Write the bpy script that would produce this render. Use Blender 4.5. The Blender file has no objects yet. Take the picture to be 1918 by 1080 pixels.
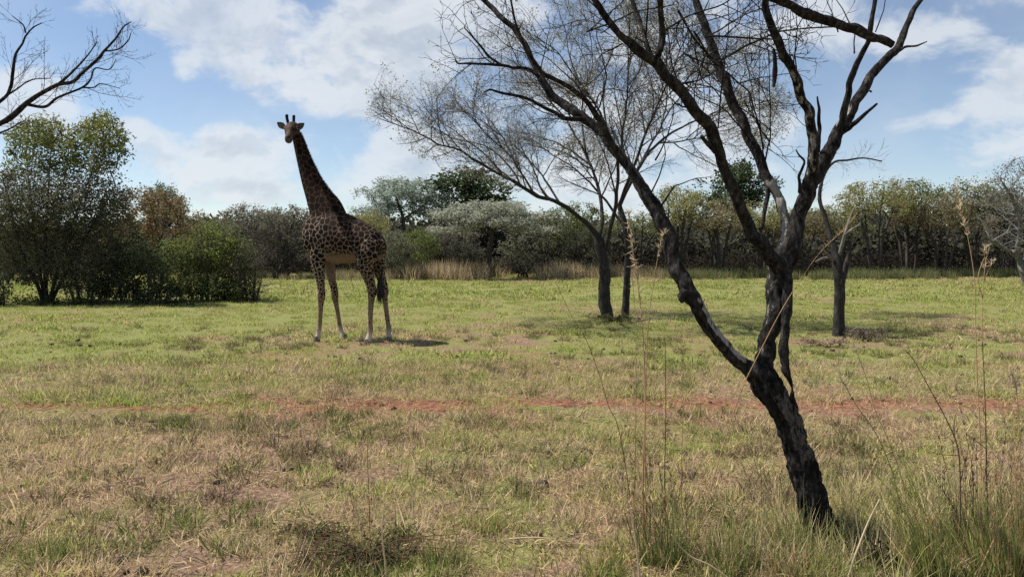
import bpy, math, random
import numpy as np
from mathutils import Vector, kdtree, Matrix
R = math.radians
sc = bpy.context.scene
COL = sc.collection

# ------------------------------------------------------------------ camera
F, HZ, HC = 1400.0, 468.0, 2.0          # focal length (px of 1918), horizon row, camera height
cam_d = bpy.data.cameras.new('camera')
cam = bpy.data.objects.new('camera', cam_d); COL.objects.link(cam)
cam.location = (0, 0, HC); cam.rotation_euler = (R(90), 0, 0)
cam_d.sensor_width = 36; cam_d.lens = 36 * F / 1918
cam_d.shift_y = -(540 - HZ) / 1918
cam_d.clip_start = 0.1; cam_d.clip_end = 6000
sc.camera = cam
def at(px, py, D): return np.array([(px - 959) / F * D, D, HC - (py - HZ) / F * D])
def gd(py): return F * HC / (py - HZ)    # distance of flat ground seen at row py

# ------------------------------------------------------------------ world and sun
SUN_EL, SUN_AZ = R(56), R(14)            # azimuth: behind the scene, measured from -x towards +y
sd = Vector((-math.cos(SUN_AZ) * math.cos(SUN_EL), math.sin(SUN_AZ) * math.cos(SUN_EL), math.sin(SUN_EL)))
sun_d = bpy.data.lights.new('sun', 'SUN'); sun_d.energy = 5.0; sun_d.angle = R(0.53); sun_d.color = (1, .95, .87)
sun = bpy.data.objects.new('sun', sun_d); COL.objects.link(sun)
sun.rotation_euler = sd.to_track_quat('Z', 'Y').to_euler()
sun.location = (-30, 20, 40)
world = bpy.data.worlds.new('World'); sc.world = world; world.use_nodes = True
SKY_STRENGTH = 0.088
def build_world():
    nt = world.node_tree; N = nt.nodes; L = nt.links; N.clear()
    out = N.new('ShaderNodeOutputWorld'); bg = N.new('ShaderNodeBackground'); bg.inputs['Strength'].default_value = SKY_STRENGTH
    L.new(bg.outputs[0], out.inputs[0])
    sky = N.new('ShaderNodeTexSky'); sky.sky_type = 'NISHITA'; sky.sun_disc = False
    sky.sun_elevation = SUN_EL; sky.sun_rotation = math.atan2(sd.x, sd.y)
    sky.altitude = 1200; sky.air_density = 1.0; sky.dust_density = .35; sky.ozone_density = 1.6
    tc = N.new('ShaderNodeTexCoord')
    def vm(op, a, b=None, s=None):
        n = N.new('ShaderNodeVectorMath'); n.operation = op
        for i, v in enumerate((a, b)):
            if v is None: continue
            if isinstance(v, (tuple, list)): n.inputs[i].default_value = v
            else: L.new(v, n.inputs[i])
        if s is not None: n.inputs['Scale'].default_value = s
        return n.outputs['Value'] if op in ('LENGTH', 'DOT_PRODUCT') else n.outputs['Vector']
    def mt(op, a, b=None, c=None, clamp=False):
        n = N.new('ShaderNodeMath'); n.operation = op; n.use_clamp = clamp
        for i, v in enumerate((a, b, c)):
            if v is None: continue
            if isinstance(v, (int, float)): n.inputs[i].default_value = v
            else: L.new(v, n.inputs[i])
        return n.outputs[0]
    def mr(v, a, b, c, d, t='SMOOTHSTEP'):
        n = N.new('ShaderNodeMapRange'); n.interpolation_type = t
        L.new(v, n.inputs['Value'])
        for k, x in zip(('From Min', 'From Max', 'To Min', 'To Max'), (a, b, c, d)): n.inputs[k].default_value = x
        return n.outputs[0]
    dirv = tc.outputs['Generated']
    # cloud banks: direction (photo px), half sizes, weight
    blobs = [(420, 85, 170, 105, .34), (690, 30, 330, 80, .30), (640, 150, 190, 85, .36), (820, 120, 170, 150, .32),
             (470, 262, 100, 52, .30), (300, 285, 135, 70, .34), (110, 190, 190, 75, .36), (30, 120, 90, 70, .2), (640, 320, 320, 90, .22),
             (1680, 50, 420, 170, .16), (1890, 180, 120, 100, .44), (1815, 318, 100, 55, .44), (1380, 250, 170, 110, .28), (1180, 90, 260, 200, .2),
             (1610, 350, 90, 36, .34), (440, 365, 130, 40, .28), (1690, 225, 70, 30, .2), (150, 20, 260, 60, .2), (1000, 330, 300, 90, .2),
             (240, 120, 70, 90, -.3), (330, 200, 120, 45, -.28), (690, 110, 40, 26, -.22), (1720, 290, 130, 80, -.26), (1640, 180, 120, 60, -.12)]
    cov = None
    for px, py, rx, ry, w in blobs:
        c = Vector(((px - 959) / F, 1, (HZ - py) / F)); k = c.length; c.normalize()
        d = vm('SUBTRACT', dirv, tuple(c))
        d = vm('MULTIPLY', d, (k * F / rx, k * F / rx, k * F / ry))
        g = mr(vm('LENGTH', d), 0.1, 1.5, w, 0)
        cov = g if cov is None else mt('ADD', cov, g)
    warp = N.new('ShaderNodeTexNoise'); warp.inputs['Scale'].default_value = 5; warp.inputs['Detail'].default_value = 3
    L.new(dirv, warp.inputs['Vector'])
    wv = vm('SCALE', vm('SUBTRACT', warp.outputs['Color'], (.5, .5, .5)), s=.10)
    def dens(vec):
        p = vm('MULTIPLY', vm('ADD', vec, wv), (1, 1, 1.7))
        n1 = N.new('ShaderNodeTexNoise'); n1.inputs['Scale'].default_value = 8.5; n1.inputs['Detail'].default_value = 10
        n1.inputs['Roughness'].default_value = .60; L.new(p, n1.inputs['Vector'])
        return n1.outputs['Fac']
    d0 = dens(dirv)
    d1 = dens(vm('ADD', dirv, tuple(sd * 0.028)))
    tot = mt('ADD', mt('MULTIPLY_ADD', d0, 1.75, -.375), mt('MULTIPLY', cov, .85))
    alpha = mr(tot, .55, .86, 0, 1)
    thick = mr(tot, .70, 1.12, 0, 1)
    lit = mr(mt('SUBTRACT', d0, d1), -.10, .10, 0, 1)
    shade = mt('ADD', mt('MULTIPLY', lit, .55), mt('MULTIPLY', mt('SUBTRACT', 1, thick), .45))
    ramp = N.new('ShaderNodeValToRGB'); L.new(shade, ramp.inputs[0])
    e = ramp.color_ramp.elements
    e[0].position = .0; e[0].color = (.58, .66, .76, 1); e[1].position = .7; e[1].color = (.92, .96, 1., 1)
    cl = N.new('ShaderNodeVectorMath'); cl.operation = 'SCALE'; L.new(ramp.outputs[0], cl.inputs[0]); cl.inputs['Scale'].default_value = .60 / SKY_STRENGTH
    mix = N.new('ShaderNodeMix'); mix.data_type = 'RGBA'
    L.new(mt('MULTIPLY_ADD', alpha, .66, mr(warp.outputs['Fac'], .3, .7, .04, .24)), mix.inputs['Factor'])
    skyc = N.new('ShaderNodeVectorMath'); skyc.operation = 'MULTIPLY'; L.new(sky.outputs[0], skyc.inputs[0]); skyc.inputs[1].default_value = (1.03, 1.0, .98)
    L.new(skyc.outputs[0], mix.inputs['A']); L.new(cl.outputs[0], mix.inputs['B'])
    L.new(mix.outputs['Result'], bg.inputs[0])
build_world()
vs = sc.view_settings
vs.view_transform = 'Standard'; vs.look = 'None'; vs.exposure = 0.54; vs.gamma = 1; vs.use_curve_mapping = False
sc.cycles.use_denoising = False; sc.cycles.max_bounces = 6; sc.cycles.transparent_max_bounces = 8

# ------------------------------------------------------------------ helpers
def hsh(i, j, k, seed):
    h = (i * 374761393 + j * 668265263 + k * 2147483647 + seed * 974711) & 0xffffffff
    h = ((h ^ (h >> 13)) * 1274126177) & 0xffffffff
    h = ((h ^ (h >> 16)) * 2246822519) & 0xffffffff
    return ((h ^ (h >> 13)) & 0xffffff) / float(0xffffff)
def vnoise(p, seed=0):
    p = np.asarray(p, float); i = np.floor(p).astype(np.int64); f = p - i; f = f * f * (3 - 2 * f)
    r = 0
    for a in (0, 1):
        for b in (0, 1):
            for c in (0, 1):
                w = (f[:, 0] if a else 1 - f[:, 0]) * (f[:, 1] if b else 1 - f[:, 1]) * (f[:, 2] if c else 1 - f[:, 2])
                r = r + w * hsh(i[:, 0] + a, i[:, 1] + b, i[:, 2] + c, seed)
    return r
def fbm(p, sc_=1.0, oct=4, seed=0):
    p = np.asarray(p, float)
    if p.shape[1] == 2: p = np.column_stack([p, np.zeros(len(p))])
    s = 0; a = 1; t = 0
    for o in range(oct):
        s = s + a * vnoise(p * sc_ * 2 ** o, seed + o * 17); t += a; a *= .5
    return s / t
def nrm(v): return v / (np.linalg.norm(v, axis=-1, keepdims=True) + 1e-12)
def catmull(pts, n):
    """resample a polyline of rows (any columns) with a Catmull-Rom spline, n points per span"""
    P = np.asarray(pts, float)
    if len(P) < 3:
        t = np.linspace(0, 1, n * (len(P) - 1) + 1)[:, None]; return P[0] * (1 - t) + P[-1] * t
    Q = np.vstack([2 * P[0] - P[1], P, 2 * P[-1] - P[-2]])
    out = []
    for k in range(1, len(Q) - 2):
        t = np.linspace(0, 1, n, endpoint=False)[:, None]
        a, b, c, d = Q[k - 1], Q[k], Q[k + 1], Q[k + 2]
        out.append(.5 * (2 * b + (c - a) * t + (2 * a - 5 * b + 4 * c - d) * t ** 2 + (3 * b - a - 3 * c + d) * t ** 3))
    out.append(P[-1:])
    return np.vstack(out)

class MB:
    def __init__(s): s.v = []; s.q = []; s.t = []; s.a = []; s.n = 0
    def add(s, v, q=None, t=None, a=None):
        v = np.asarray(v, float)
        if q is not None and len(q): s.q.append(np.asarray(q, np.int64) + s.n)
        if t is not None and len(t): s.t.append(np.asarray(t, np.int64) + s.n)
        s.v.append(v); s.a.append(np.zeros(len(v)) if a is None else np.broadcast_to(np.asarray(a, float), (len(v),)))
        s.n += len(v)
    def tube(s, pts, rad, sides=6, rough=0., rscale=8., seed=0, attr=None, ell=None):
        pts = np.asarray(pts, float); n = len(pts); rad = np.broadcast_to(np.asarray(rad, float), (n,))
        T = np.gradient(pts, axis=0) if n > 1 else np.array([[0, 0, 1.]]); T = nrm(T)
        up = np.array([0, 0, 1.]) if abs(T[0, 2]) < .9 else np.array([1., 0, 0])
        u = up - T[0] * (up @ T[0]); u /= np.linalg.norm(u); U = [u]
        for k in range(1, n):
            u = U[-1] - T[k] * (U[-1] @ T[k]); U.append(u / (np.linalg.norm(u) + 1e-12))
        U = np.array(U); W = np.cross(T, U)
        ang = np.arange(sides) * 2 * math.pi / sides
        off = U[:, None, :] * np.cos(ang)[None, :, None] + W[:, None, :] * np.sin(ang)[None, :, None]
        rr = np.repeat(rad[:, None], sides, 1)
        if rough > 0:
            # bark: ridges stretched along the limb
            ln = np.concatenate([[0], np.cumsum(np.linalg.norm(np.diff(pts, axis=0), axis=1))])
            q = np.stack([np.cos(ang)[None, :] * rad[:, None] * rscale * 1.2, np.sin(ang)[None, :] * rad[:, None] * rscale * 1.2,
                          np.repeat(ln[:, None], sides, 1) * rscale * .4], -1).reshape(-1, 3)
            n_ = fbm(q, 1., 4, seed); cr_ = (1 - np.abs(2 * fbm(q, .8, 3, seed + 301) - 1)) ** 6; rr = rr * (1 + rough * ((n_ - .5) * 1.5 - .55 * (cr_ - .35)).reshape(n, sides))
        V = (pts[:, None, :] + off * rr[..., None]).reshape(-1, 3)
        k = np.arange(n - 1)[:, None] * sides; j = np.arange(sides)[None, :]; j2 = (j + 1) % sides
        q = np.stack([k + j, k + j2, k + sides + j2, k + sides + j], -1).reshape(-1, 4)
        V = np.vstack([V, pts[:1] - T[:1] * rad[0] * .2, pts[-1:] + T[-1:] * rad[-1] * .5])
        jj = np.arange(sides); j3 = (jj + 1) % sides; b = n * sides
        tri = np.vstack([np.stack([np.full(sides, b), j3, jj], -1), np.stack([np.full(sides, b + 1), (n - 1) * sides + jj, (n - 1) * sides + j3], -1)])
        a = None
        if attr is not None:
            a = np.concatenate([attr(pts, off, np.arange(n) / max(1, n - 1)).reshape(-1), [0, 0]]) if callable(attr) else attr
        s.add(V, q, tri, a)
    def cards(s, c, size, rng, aspect=.45, droop=None, attr=None, flat=0.):
        """rhombic leaves at centres c"""
        c = np.asarray(c, float); n = len(c); size = np.broadcast_to(np.asarray(size, float), (n,))
        d = rng.normal(size=(n, 3))
        if droop is not None: d = d + np.array(droop)
        d[:, 2] *= .75; d = nrm(d); e = rng.normal(size=(n, 3)); e[:, 2] += 1.1 + flat; w = nrm(np.cross(d, e)); nn = np.cross(d, w)
        h = size[:, None]
        V = np.stack([c - d * h * .5, c + w * h * aspect * .5 + nn * h * .08, c + d * h * .5, c - w * h * aspect * .5 + nn * h * .08], 1).reshape(-1, 3)
        q = np.arange(4 * n).reshape(n, 4)
        s.add(V, q, None, None if attr is None else np.repeat(np.broadcast_to(attr, (n,)), 4))
    def blades(s, base, tip, width, bend, rng, segs=3, attr=None):
        """tapering grass blades from base to tip, bent sideways"""
        base = np.asarray(base, float); tip = np.asarray(tip, float); n = len(base); width = np.broadcast_to(np.asarray(width, float), (n,))
        ax = tip - base; side = nrm(np.cross(ax, rng.normal(size=(n, 3))))
        bd = nrm(np.cross(ax, side)) * np.broadcast_to(np.asarray(bend, float), (n,))[:, None]
        rows = []
        for k in range(segs + 1):
            t = k / segs; p = base + ax * t + bd * (t * (1 - t) * 4) ; w = side * (width * (1 - t ** 1.6 * .93) * .5)[:, None]
            rows += [p - w, p + w]
        V = np.stack(rows, 1); m = 2 * (segs + 1); q = []
        for k in range(segs): q.append([2 * k, 2 * k + 1, 2 * k + 3, 2 * k + 2])
        q = (np.arange(n)[:, None, None] * m + np.array(q)[None]).reshape(-1, 4)
        s.add(V.reshape(-1, 3), q, None, None if attr is None else np.repeat(np.broadcast_to(attr, (n,)), m))
    def mesh(s, name, mat, smooth=True, attr=None):
        me = bpy.data.meshes.new(name)
        V = np.vstack(s.v); Q = np.vstack(s.q) if s.q else np.zeros((0, 4), int); T = np.vstack(s.t) if s.t else np.zeros((0, 3), int)
        me.vertices.add(len(V)); me.vertices.foreach_set('co', V.astype(np.float32).ravel())
        li = np.concatenate([Q.ravel(), T.ravel()]).astype(np.int32)
        me.loops.add(len(li)); me.loops.foreach_set('vertex_index', li)
        st = np.concatenate([np.arange(len(Q)) * 4, len(Q) * 4 + np.arange(len(T)) * 3]).astype(np.int32)
        me.polygons.add(len(st)); me.polygons.foreach_set('loop_start', st)
        if attr:
            at_ = me.attributes.new(attr, 'FLOAT', 'POINT'); at_.data.foreach_set('value', np.concatenate(s.a).astype(np.float32))
        me.update(calc_edges=True)
        if smooth: me.polygons.foreach_set('use_smooth', np.ones(len(st), bool))
        me.validate(); me.materials.append(mat)
        return me
def ob(name, me, parent=None, loc=None):
    o = bpy.data.objects.new(name, me); COL.objects.link(o)
    if parent: o.parent = parent
    if loc is not None: o.location = tuple(loc)
    return o
def tag(o, label=None, cat=None, group=None, kind=None):
    if label: o['label'] = label
    if cat: o['category'] = cat
    if group: o['group'] = group
    if kind: o['kind'] = kind
    return o
def thing(name, label, cat, loc=(0, 0, 0), group=None):
    return tag(ob(name, None, None, loc), label, cat, group, 'thing')

# ------------------------------------------------------------------ materials
def nodes(m):
    m.use_nodes = True; nt = m.node_tree; nt.nodes.clear(); return nt, nt.nodes, nt.links
def ramp_node(N, stops):
    r = N.new('ShaderNodeValToRGB'); e = r.color_ramp.elements
    while len(e) < len(stops): e.new(.5)
    for k, (p, c) in enumerate(stops): e[k].position = p; e[k].color = (*c, 1)
    return r
def leaf_mat(name, base=None, trans=.35, vary=.55, hue=.03):
    """leaf colour (the object's own colour when base is None), each leaf a little different, some light passing through"""
    m = bpy.data.materials.new(name); nt, N, L = nodes(m)
    out = N.new('ShaderNodeOutputMaterial'); mix = N.new('ShaderNodeMixShader'); d = N.new('ShaderNodeBsdfDiffuse'); t = N.new('ShaderNodeBsdfTranslucent')
    g = N.new('ShaderNodeNewGeometry'); hs = N.new('ShaderNodeHueSaturation')
    if base is None:
        oi = N.new('ShaderNodeObjectInfo'); L.new(oi.outputs['Color'], hs.inputs['Color'])
    else: hs.inputs['Color'].default_value = (*base, 1)
    mv = N.new('ShaderNodeMapRange'); L.new(g.outputs['Random Per Island'], mv.inputs['Value']); mv.inputs['To Min'].default_value = 1 - vary; mv.inputs['To Max'].default_value = 1 + vary
    L.new(mv.outputs[0], hs.inputs['Value'])
    tcn = N.new('ShaderNodeTexCoord'); no = N.new('ShaderNodeTexNoise'); no.inputs['Scale'].default_value = 1.1; L.new(tcn.outputs['Object'], no.inputs['Vector'])
    mh = N.new('ShaderNodeMapRange'); L.new(no.outputs['Fac'], mh.inputs['Value']); mh.inputs['From Min'].default_value = .3; mh.inputs['From Max'].default_value = .7
    mh.inputs['To Min'].default_value = .5 - hue; mh.inputs['To Max'].default_value = .5 + hue
    L.new(mh.outputs[0], hs.inputs['Hue'])
    L.new(hs.outputs[0], d.inputs[0]); L.new(hs.outputs[0], t.inputs[0]); mix.inputs[0].default_value = trans
    L.new(d.outputs[0], mix.inputs[1]); L.new(t.outputs[0], mix.inputs[2]); L.new(mix.outputs[0], out.inputs[0])
    return m
def bark_mat(name, dark, light, scale=18., bare=(.30, .27, .24), bump=.6, spec=.25):
    """bark: dark with lighter plates; attribute 'bare' shows weathered wood"""
    m = bpy.data.materials.new(name); nt, N, L = nodes(m)
    out = N.new('ShaderNodeOutputMaterial'); b = N.new('ShaderNodeBsdfPrincipled'); L.new(b.outputs[0], out.inputs[0])
    b.inputs['Roughness'].default_value = .85; b.inputs['Specular IOR Level'].default_value = spec
    tcn = N.new('ShaderNodeTexCoord'); n1 = N.new('ShaderNodeTexNoise'); n1.inputs['Scale'].default_value = scale; n1.inputs['Detail'].default_value = 6; n1.inputs['Roughness'].default_value = .65
    mp = N.new('ShaderNodeMapping'); mp.inputs['Scale'].default_value = (1, 1, .45); L.new(tcn.outputs['Object'], mp.inputs[0]); L.new(mp.outputs[0], n1.inputs['Vector'])
    r = ramp_node(N, [(.40, dark), (.58, tuple(.72 * a + .28 * c for a, c in zip(dark, light))), (.72, light)]); L.new(n1.outputs['Fac'], r.inputs[0])
    at_ = N.new('ShaderNodeAttribute'); at_.attribute_name = 'bare'
    n2 = N.new('ShaderNodeTexNoise'); n2.inputs['Scale'].default_value = scale * 2.2; n2.inputs['Detail'].default_value = 5; L.new(mp.outputs[0], n2.inputs['Vector'])
    br = ramp_node(N, [(.3, tuple(.45 * x for x in bare)), (.65, bare)]); L.new(n2.outputs['Fac'], br.inputs[0])
    ad = N.new('ShaderNodeMath'); ad.operation = 'ADD'; L.new(at_.outputs['Fac'], ad.inputs[0]); L.new(n1.outputs['Fac'], ad.inputs[1])
    mr = N.new('ShaderNodeMapRange'); L.new(ad.outputs[0], mr.inputs['Value']); mr.inputs['From Min'].default_value = .88; mr.inputs['From Max'].default_value = 1.02
    mx = N.new('ShaderNodeMix'); mx.data_type = 'RGBA'; L.new(mr.outputs[0], mx.inputs['Factor']); L.new(r.outputs[0], mx.inputs['A']); L.new(br.outputs[0], mx.inputs['B'])
    L.new(mx.outputs['Result'], b.inputs['Base Color'])
    bp = N.new('ShaderNodeBump'); bp.inputs['Strength'].default_value = bump; bp.inputs['Distance'].default_value = .02; L.new(n1.outputs['Fac'], bp.inputs['Height']); L.new(bp.outputs[0], b.inputs['Normal'])
    return m
M_BARK_DEAD = bark_mat('charred bark', (.006, .005, .005), (.11, .098, .088), 30, bare=(.36, .33, .30), bump=1., spec=.12)
M_TRUNK_DEAD = bark_mat('charred trunk bark', (.005, .0045, .0045), (.085, .074, .066), 30, bare=(.13, .108, .092), bump=1., spec=.12)
M_BARK_THORN = bark_mat('grey thorn bark', (.018, .016, .014), (.085, .074, .066), 14, bump=1.)
M_BARK_FAR = bark_mat('brown bark', (.035, .028, .023), (.12, .10, .085), 6, bump=.3)
M_BARK_PALE = bark_mat('pale weathered bark', (.10, .09, .08), (.33, .30, .28), 10)
M_LEAF = leaf_mat('leaf', None, .44, .28)
M_LEAF_THORN = leaf_mat('thorn tree leaf', (.30, .29, .21), .45, .4)

# ------------------------------------------------------------------ ground
def height(xy):
    xy = np.asarray(xy, float)
    near = np.clip((70 - xy[:, 1]) / 40, 0, 1)
    h = (fbm(xy, .22, 3, 5) - .5) * .10 + (fbm(xy, 1.7, 3, 9) - .5) * .08 + (fbm(xy, 5.5, 2, 13) - .5) * .05 * np.clip((20 - xy[:, 1]) / 6, 0, 1)
    trk = np.exp(-((xy[:, 1] - track_y(xy[:, 0])) / .16) ** 2)
    return h * near - .035 * trk
def track_y(x): return 9.78 + .012 * x + .10 * np.sin(x * .55 + 1) + .05 * np.sin(x * 1.7)
def greenness(xy):
    """how green the turf is: fresh growth in the middle distance and at the left, dry thatch nearer the camera"""
    x, y = xy[:, 0], xy[:, 1]
    n = fbm(xy * np.array([1, .6]), .32, 4, 21); n2 = fbm(xy, 1.6, 3, 33)
    base = np.interp(y, [4, 5.2, 6.5, 8.5, 9.8, 10.8, 12.5, 14.5, 16.5, 19, 23, 30, 40, 47, 53], [.45, .34, .30, .34, .40, .48, .52, .56, .46, .50, .66, .78, .80, .62, .5])
    left = np.clip((-x / np.maximum(y, 1) - .28) * 2.2, 0, .5) * np.clip((y - 7.5) / 2, 0, 1) * np.clip((24 - y) / 6, 0, 1)
    n3 = fbm(xy, 3.4, 2, 35); return np.clip(base + .09 + left + (n - .5) * 1.1 + (n2 - .5) * .8 + (n3 - .5) * .7, 0, 1)

def ground_mat():
    m = bpy.data.materials.new('dry turf and soil'); nt, N, L = nodes(m)
    out = N.new('ShaderNodeOutputMaterial'); b = N.new('ShaderNodeBsdfPrincipled'); L.new(b.outputs[0], out.inputs[0]); b.inputs['Roughness'].default_value = .95; b.inputs['Specular IOR Level'].default_value = .1
    tcn = N.new('ShaderNodeTexCoord'); g = N.new('ShaderNodeAttribute'); g.attribute_name = 'green'
    n1 = N.new('ShaderNodeTexNoise'); n1.inputs['Scale'].default_value = 2.2; n1.inputs['Detail'].default_value = 8; n1.inputs['Roughness'].default_value = .7; L.new(tcn.outputs['Object'], n1.inputs['Vector'])
    n2 = N.new('ShaderNodeTexNoise'); n2.inputs['Scale'].default_value = 26; n2.inputs['Detail'].default_value = 6; n2.inputs['Roughness'].default_value = .75; L.new(tcn.outputs['Object'], n2.inputs['Vector'])
    soil = ramp_node(N, [(.30, (.055, .033, .023)), (.5, (.20, .127, .085)), (.70, (.44, .32, .22))]); L.new(n2.outputs['Fac'], soil.inputs[0])
    gr = ramp_node(N, [(.3, (.062, .068, .022)), (.55, (.21, .215, .07)), (.75, (.39, .38, .14))]); L.new(n2.outputs['Fac'], gr.inputs[0])
    ad = N.new('ShaderNodeMath'); ad.operation = 'ADD'; L.new(g.outputs['Fac'], ad.inputs[0]); L.new(n1.outputs['Fac'], ad.inputs[1])
    mr = N.new('ShaderNodeMapRange'); mr.inputs['From Min'].default_value = .80; mr.inputs['From Max'].default_value = 1.2; L.new(ad.outputs[0], mr.inputs['Value'])
    mx = N.new('ShaderNodeMix'); mx.data_type = 'RGBA'; L.new(mr.outputs[0], mx.inputs['Factor']); L.new(soil.outputs[0], mx.inputs['A']); L.new(gr.outputs[0], mx.inputs['B'])
    ra = N.new('ShaderNodeAttribute'); ra.attribute_name = 'red'; rs_ = ramp_node(N, [(.3, (.08, .038, .024)), (.5, (.21, .108, .07)), (.72, (.36, .21, .14))]); L.new(n2.outputs['Fac'], rs_.inputs[0])
    m2 = N.new('ShaderNodeMix'); m2.data_type = 'RGBA'; L.new(ra.outputs['Fac'], m2.inputs['Factor']); L.new(mx.outputs['Result'], m2.inputs['A']); L.new(rs_.outputs[0], m2.inputs['B'])
    L.new(m2.outputs['Result'], b.inputs['Base Color'])
    bp = N.new('ShaderNodeBump'); bp.inputs['Strength'].default_value = .8; bp.inputs['Distance'].default_value = .03; L.new(n2.outputs['Fac'], bp.inputs['Height']); L.new(bp.outputs[0], b.inputs['Normal'])
    return m
def axis(lo, hi, step, far):
    a = list(np.arange(lo, hi, step)); s = step; x = a[-1]
    while x < far: s *= 1.35; x += s; a.append(x)
    return a
xs = axis(0, 14, .09, 3500); xs = np.array([-v for v in xs[:0:-1]] + xs)
ys = np.array([-60, -20, -6, 0, 2, 3] + axis(3.6, 24, .09, 3500))
X, Y = np.meshgrid(xs, ys); XY = np.column_stack([X.ravel(), Y.ravel()])
mb = MB(); nx, ny = len(xs), len(ys)
ii = (np.arange(ny - 1)[:, None] * nx + np.arange(nx - 1)[None, :]).ravel()
mb.add(np.column_stack([XY, height(XY)]), np.stack([ii, ii + 1, ii + nx + 1, ii + nx], -1), None, greenness(XY))
gme = mb.mesh('ground', ground_mat(), True, 'green')
dy_ = XY[:, 1] - track_y(XY[:, 0]); red = np.interp(XY[:, 0] / np.maximum(XY[:, 1], 1), [-.6, -.42, -.36, 1], [.35, .35, 1, 1]) * np.clip(np.exp(-(np.clip(np.where(dy_ > 0, dy_ * 1.6, -dy_) - .2, 0, 99) / 1.1) ** 2) * 1.6 * (fbm(XY, .9, 3, 51) * 2 - .40), 0, 1) + np.clip((fbm(XY, .5, 3, 57) - .56) * 4, 0, .5) * np.exp(-((XY[:, 1] - 13) / 5) ** 2)
ra = gme.attributes.new('red', 'FLOAT', 'POINT'); ra.data.foreach_set('value', red.astype(np.float32))
ground = tag(ob('ground', gme), 'sunlit dry and green turf field', None, None, 'structure')

# red earth wheel track
def soil_mat():
    m = bpy.data.materials.new('red earth'); nt, N, L = nodes(m)
    out = N.new('ShaderNodeOutputMaterial'); b = N.new('ShaderNodeBsdfPrincipled'); L.new(b.outputs[0], out.inputs[0]); b.inputs['Roughness'].default_value = 1; b.inputs['Specular IOR Level'].default_value = .05
    tcn = N.new('ShaderNodeTexCoord'); n2 = N.new('ShaderNodeTexNoise'); n2.inputs['Scale'].default_value = 14; n2.inputs['Detail'].default_value = 8; n2.inputs['Roughness'].default_value = .7; L.new(tcn.outputs['Object'], n2.inputs['Vector'])
    r = ramp_node(N, [(.34, (.065, .031, .02)), (.52, (.23, .11, .066)), (.70, (.40, .215, .13))]); L.new(n2.outputs['Fac'], r.inputs[0]); L.new(r.outputs[0], b.inputs['Base Color'])
    bp = N.new('ShaderNodeBump'); bp.inputs['Distance'].default_value = .04; L.new(n2.outputs['Fac'], bp.inputs['Height']); L.new(bp.outputs[0], b.inputs['Normal'])
    return m
M_SOIL = soil_mat()
mb = MB(); tx = np.arange(-16, 16, .06); n = len(tx)
wob = lambda s: fbm(np.column_stack([tx, np.full(n, s)]), 1.1, 4, int(s)) + .5 * fbm(np.column_stack([tx, np.full(n, s)]), 6, 2, int(s) + 3)
up_ = .10 + .40 * np.clip(wob(3.) - .45, 0, 1); dn_ = .22 + .55 * np.clip(wob(7.) - .45, 0, 1)
rows = []
for k in range(7):
    t = k / 6; yy = track_y(tx) - dn_ * (1 - t) + up_ * t if True else 0
    p = np.column_stack([tx, yy]); z = height(p) + np.where((k == 0) | (k == 6), -.006, .006) + (fbm(p, 7, 3, 91) - .5) * .03 * (0 < k < 6)
    rows.append(np.column_stack([p, z]))
V = np.stack(rows, 1).reshape(-1, 3)
q = (np.arange(n - 1)[:, None, None] * 7 + (np.arange(6)[:, None] + np.array([0, 7, 8, 1])[None])[None]).reshape(-1, 4)
mb.add(V, q)
tag(ob('dirt_track', mb.mesh('dirt_track', M_SOIL)), 'strip of bare red earth across the field', None, None, 'structure')

# ------------------------------------------------------------------ grass (uncountable): tufts scattered with geometry nodes
def grass_mat(name, dry, green, trans=.45):
    m = bpy.data.materials.new(name); nt, N, L = nodes(m)
    out = N.new('ShaderNodeOutputMaterial'); mix = N.new('ShaderNodeMixShader'); d = N.new('ShaderNodeBsdfDiffuse'); t = N.new('ShaderNodeBsdfTranslucent'); mix.inputs[0].default_value = trans
    ai = N.new('ShaderNodeAttribute'); ai.attribute_type = 'INSTANCER'; ai.attribute_name = 'tint'
    g = N.new('ShaderNodeNewGeometry')
    ad = N.new('ShaderNodeMath'); ad.operation = 'MULTIPLY_ADD'; L.new(g.outputs['Random Per Island'], ad.inputs[0]); ad.inputs[1].default_value = .8; ad.inputs[2].default_value = -.4
    s = N.new('ShaderNodeMath'); s.operation = 'ADD'; s.use_clamp = True; L.new(ad.outputs[0], s.inputs[0]); L.new(ai.outputs['Fac'], s.inputs[1])
    r = ramp_node(N, [(.0, dry[0]), (.32, dry[1]), (.55, green[0]), (1., green[1])]); L.new(s.outputs[0], r.inputs[0])
    hs = N.new('ShaderNodeHueSaturation'); L.new(r.outputs[0], hs.inputs['Color'])
    fr = N.new('ShaderNodeMath'); fr.operation = 'MULTIPLY'; L.new(g.outputs['Random Per Island'], fr.inputs[0]); fr.inputs[1].default_value = 7.13
    f2 = N.new('ShaderNodeMath'); f2.operation = 'FRACT'; L.new(fr.outputs[0], f2.inputs[0])
    mv = N.new('ShaderNodeMapRange'); L.new(f2.outputs[0], mv.inputs['Value']); mv.inputs['To Min'].default_value = .28; mv.inputs['To Max'].default_value = 1.7; L.new(mv.outputs[0], hs.inputs['Value'])
    L.new(hs.outputs[0], d.inputs[0]); L.new(hs.outputs[0], t.inputs[0]); L.new(d.outputs[0], mix.inputs[1]); L.new(t.outputs[0], mix.inputs[2]); L.new(mix.outputs[0], out.inputs[0])
    return m
M_GRASS = grass_mat('turf grass', ((.54, .41, .275), (.47, .375, .20)), ((.39, .375, .135), (.28, .325, .09)))
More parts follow.
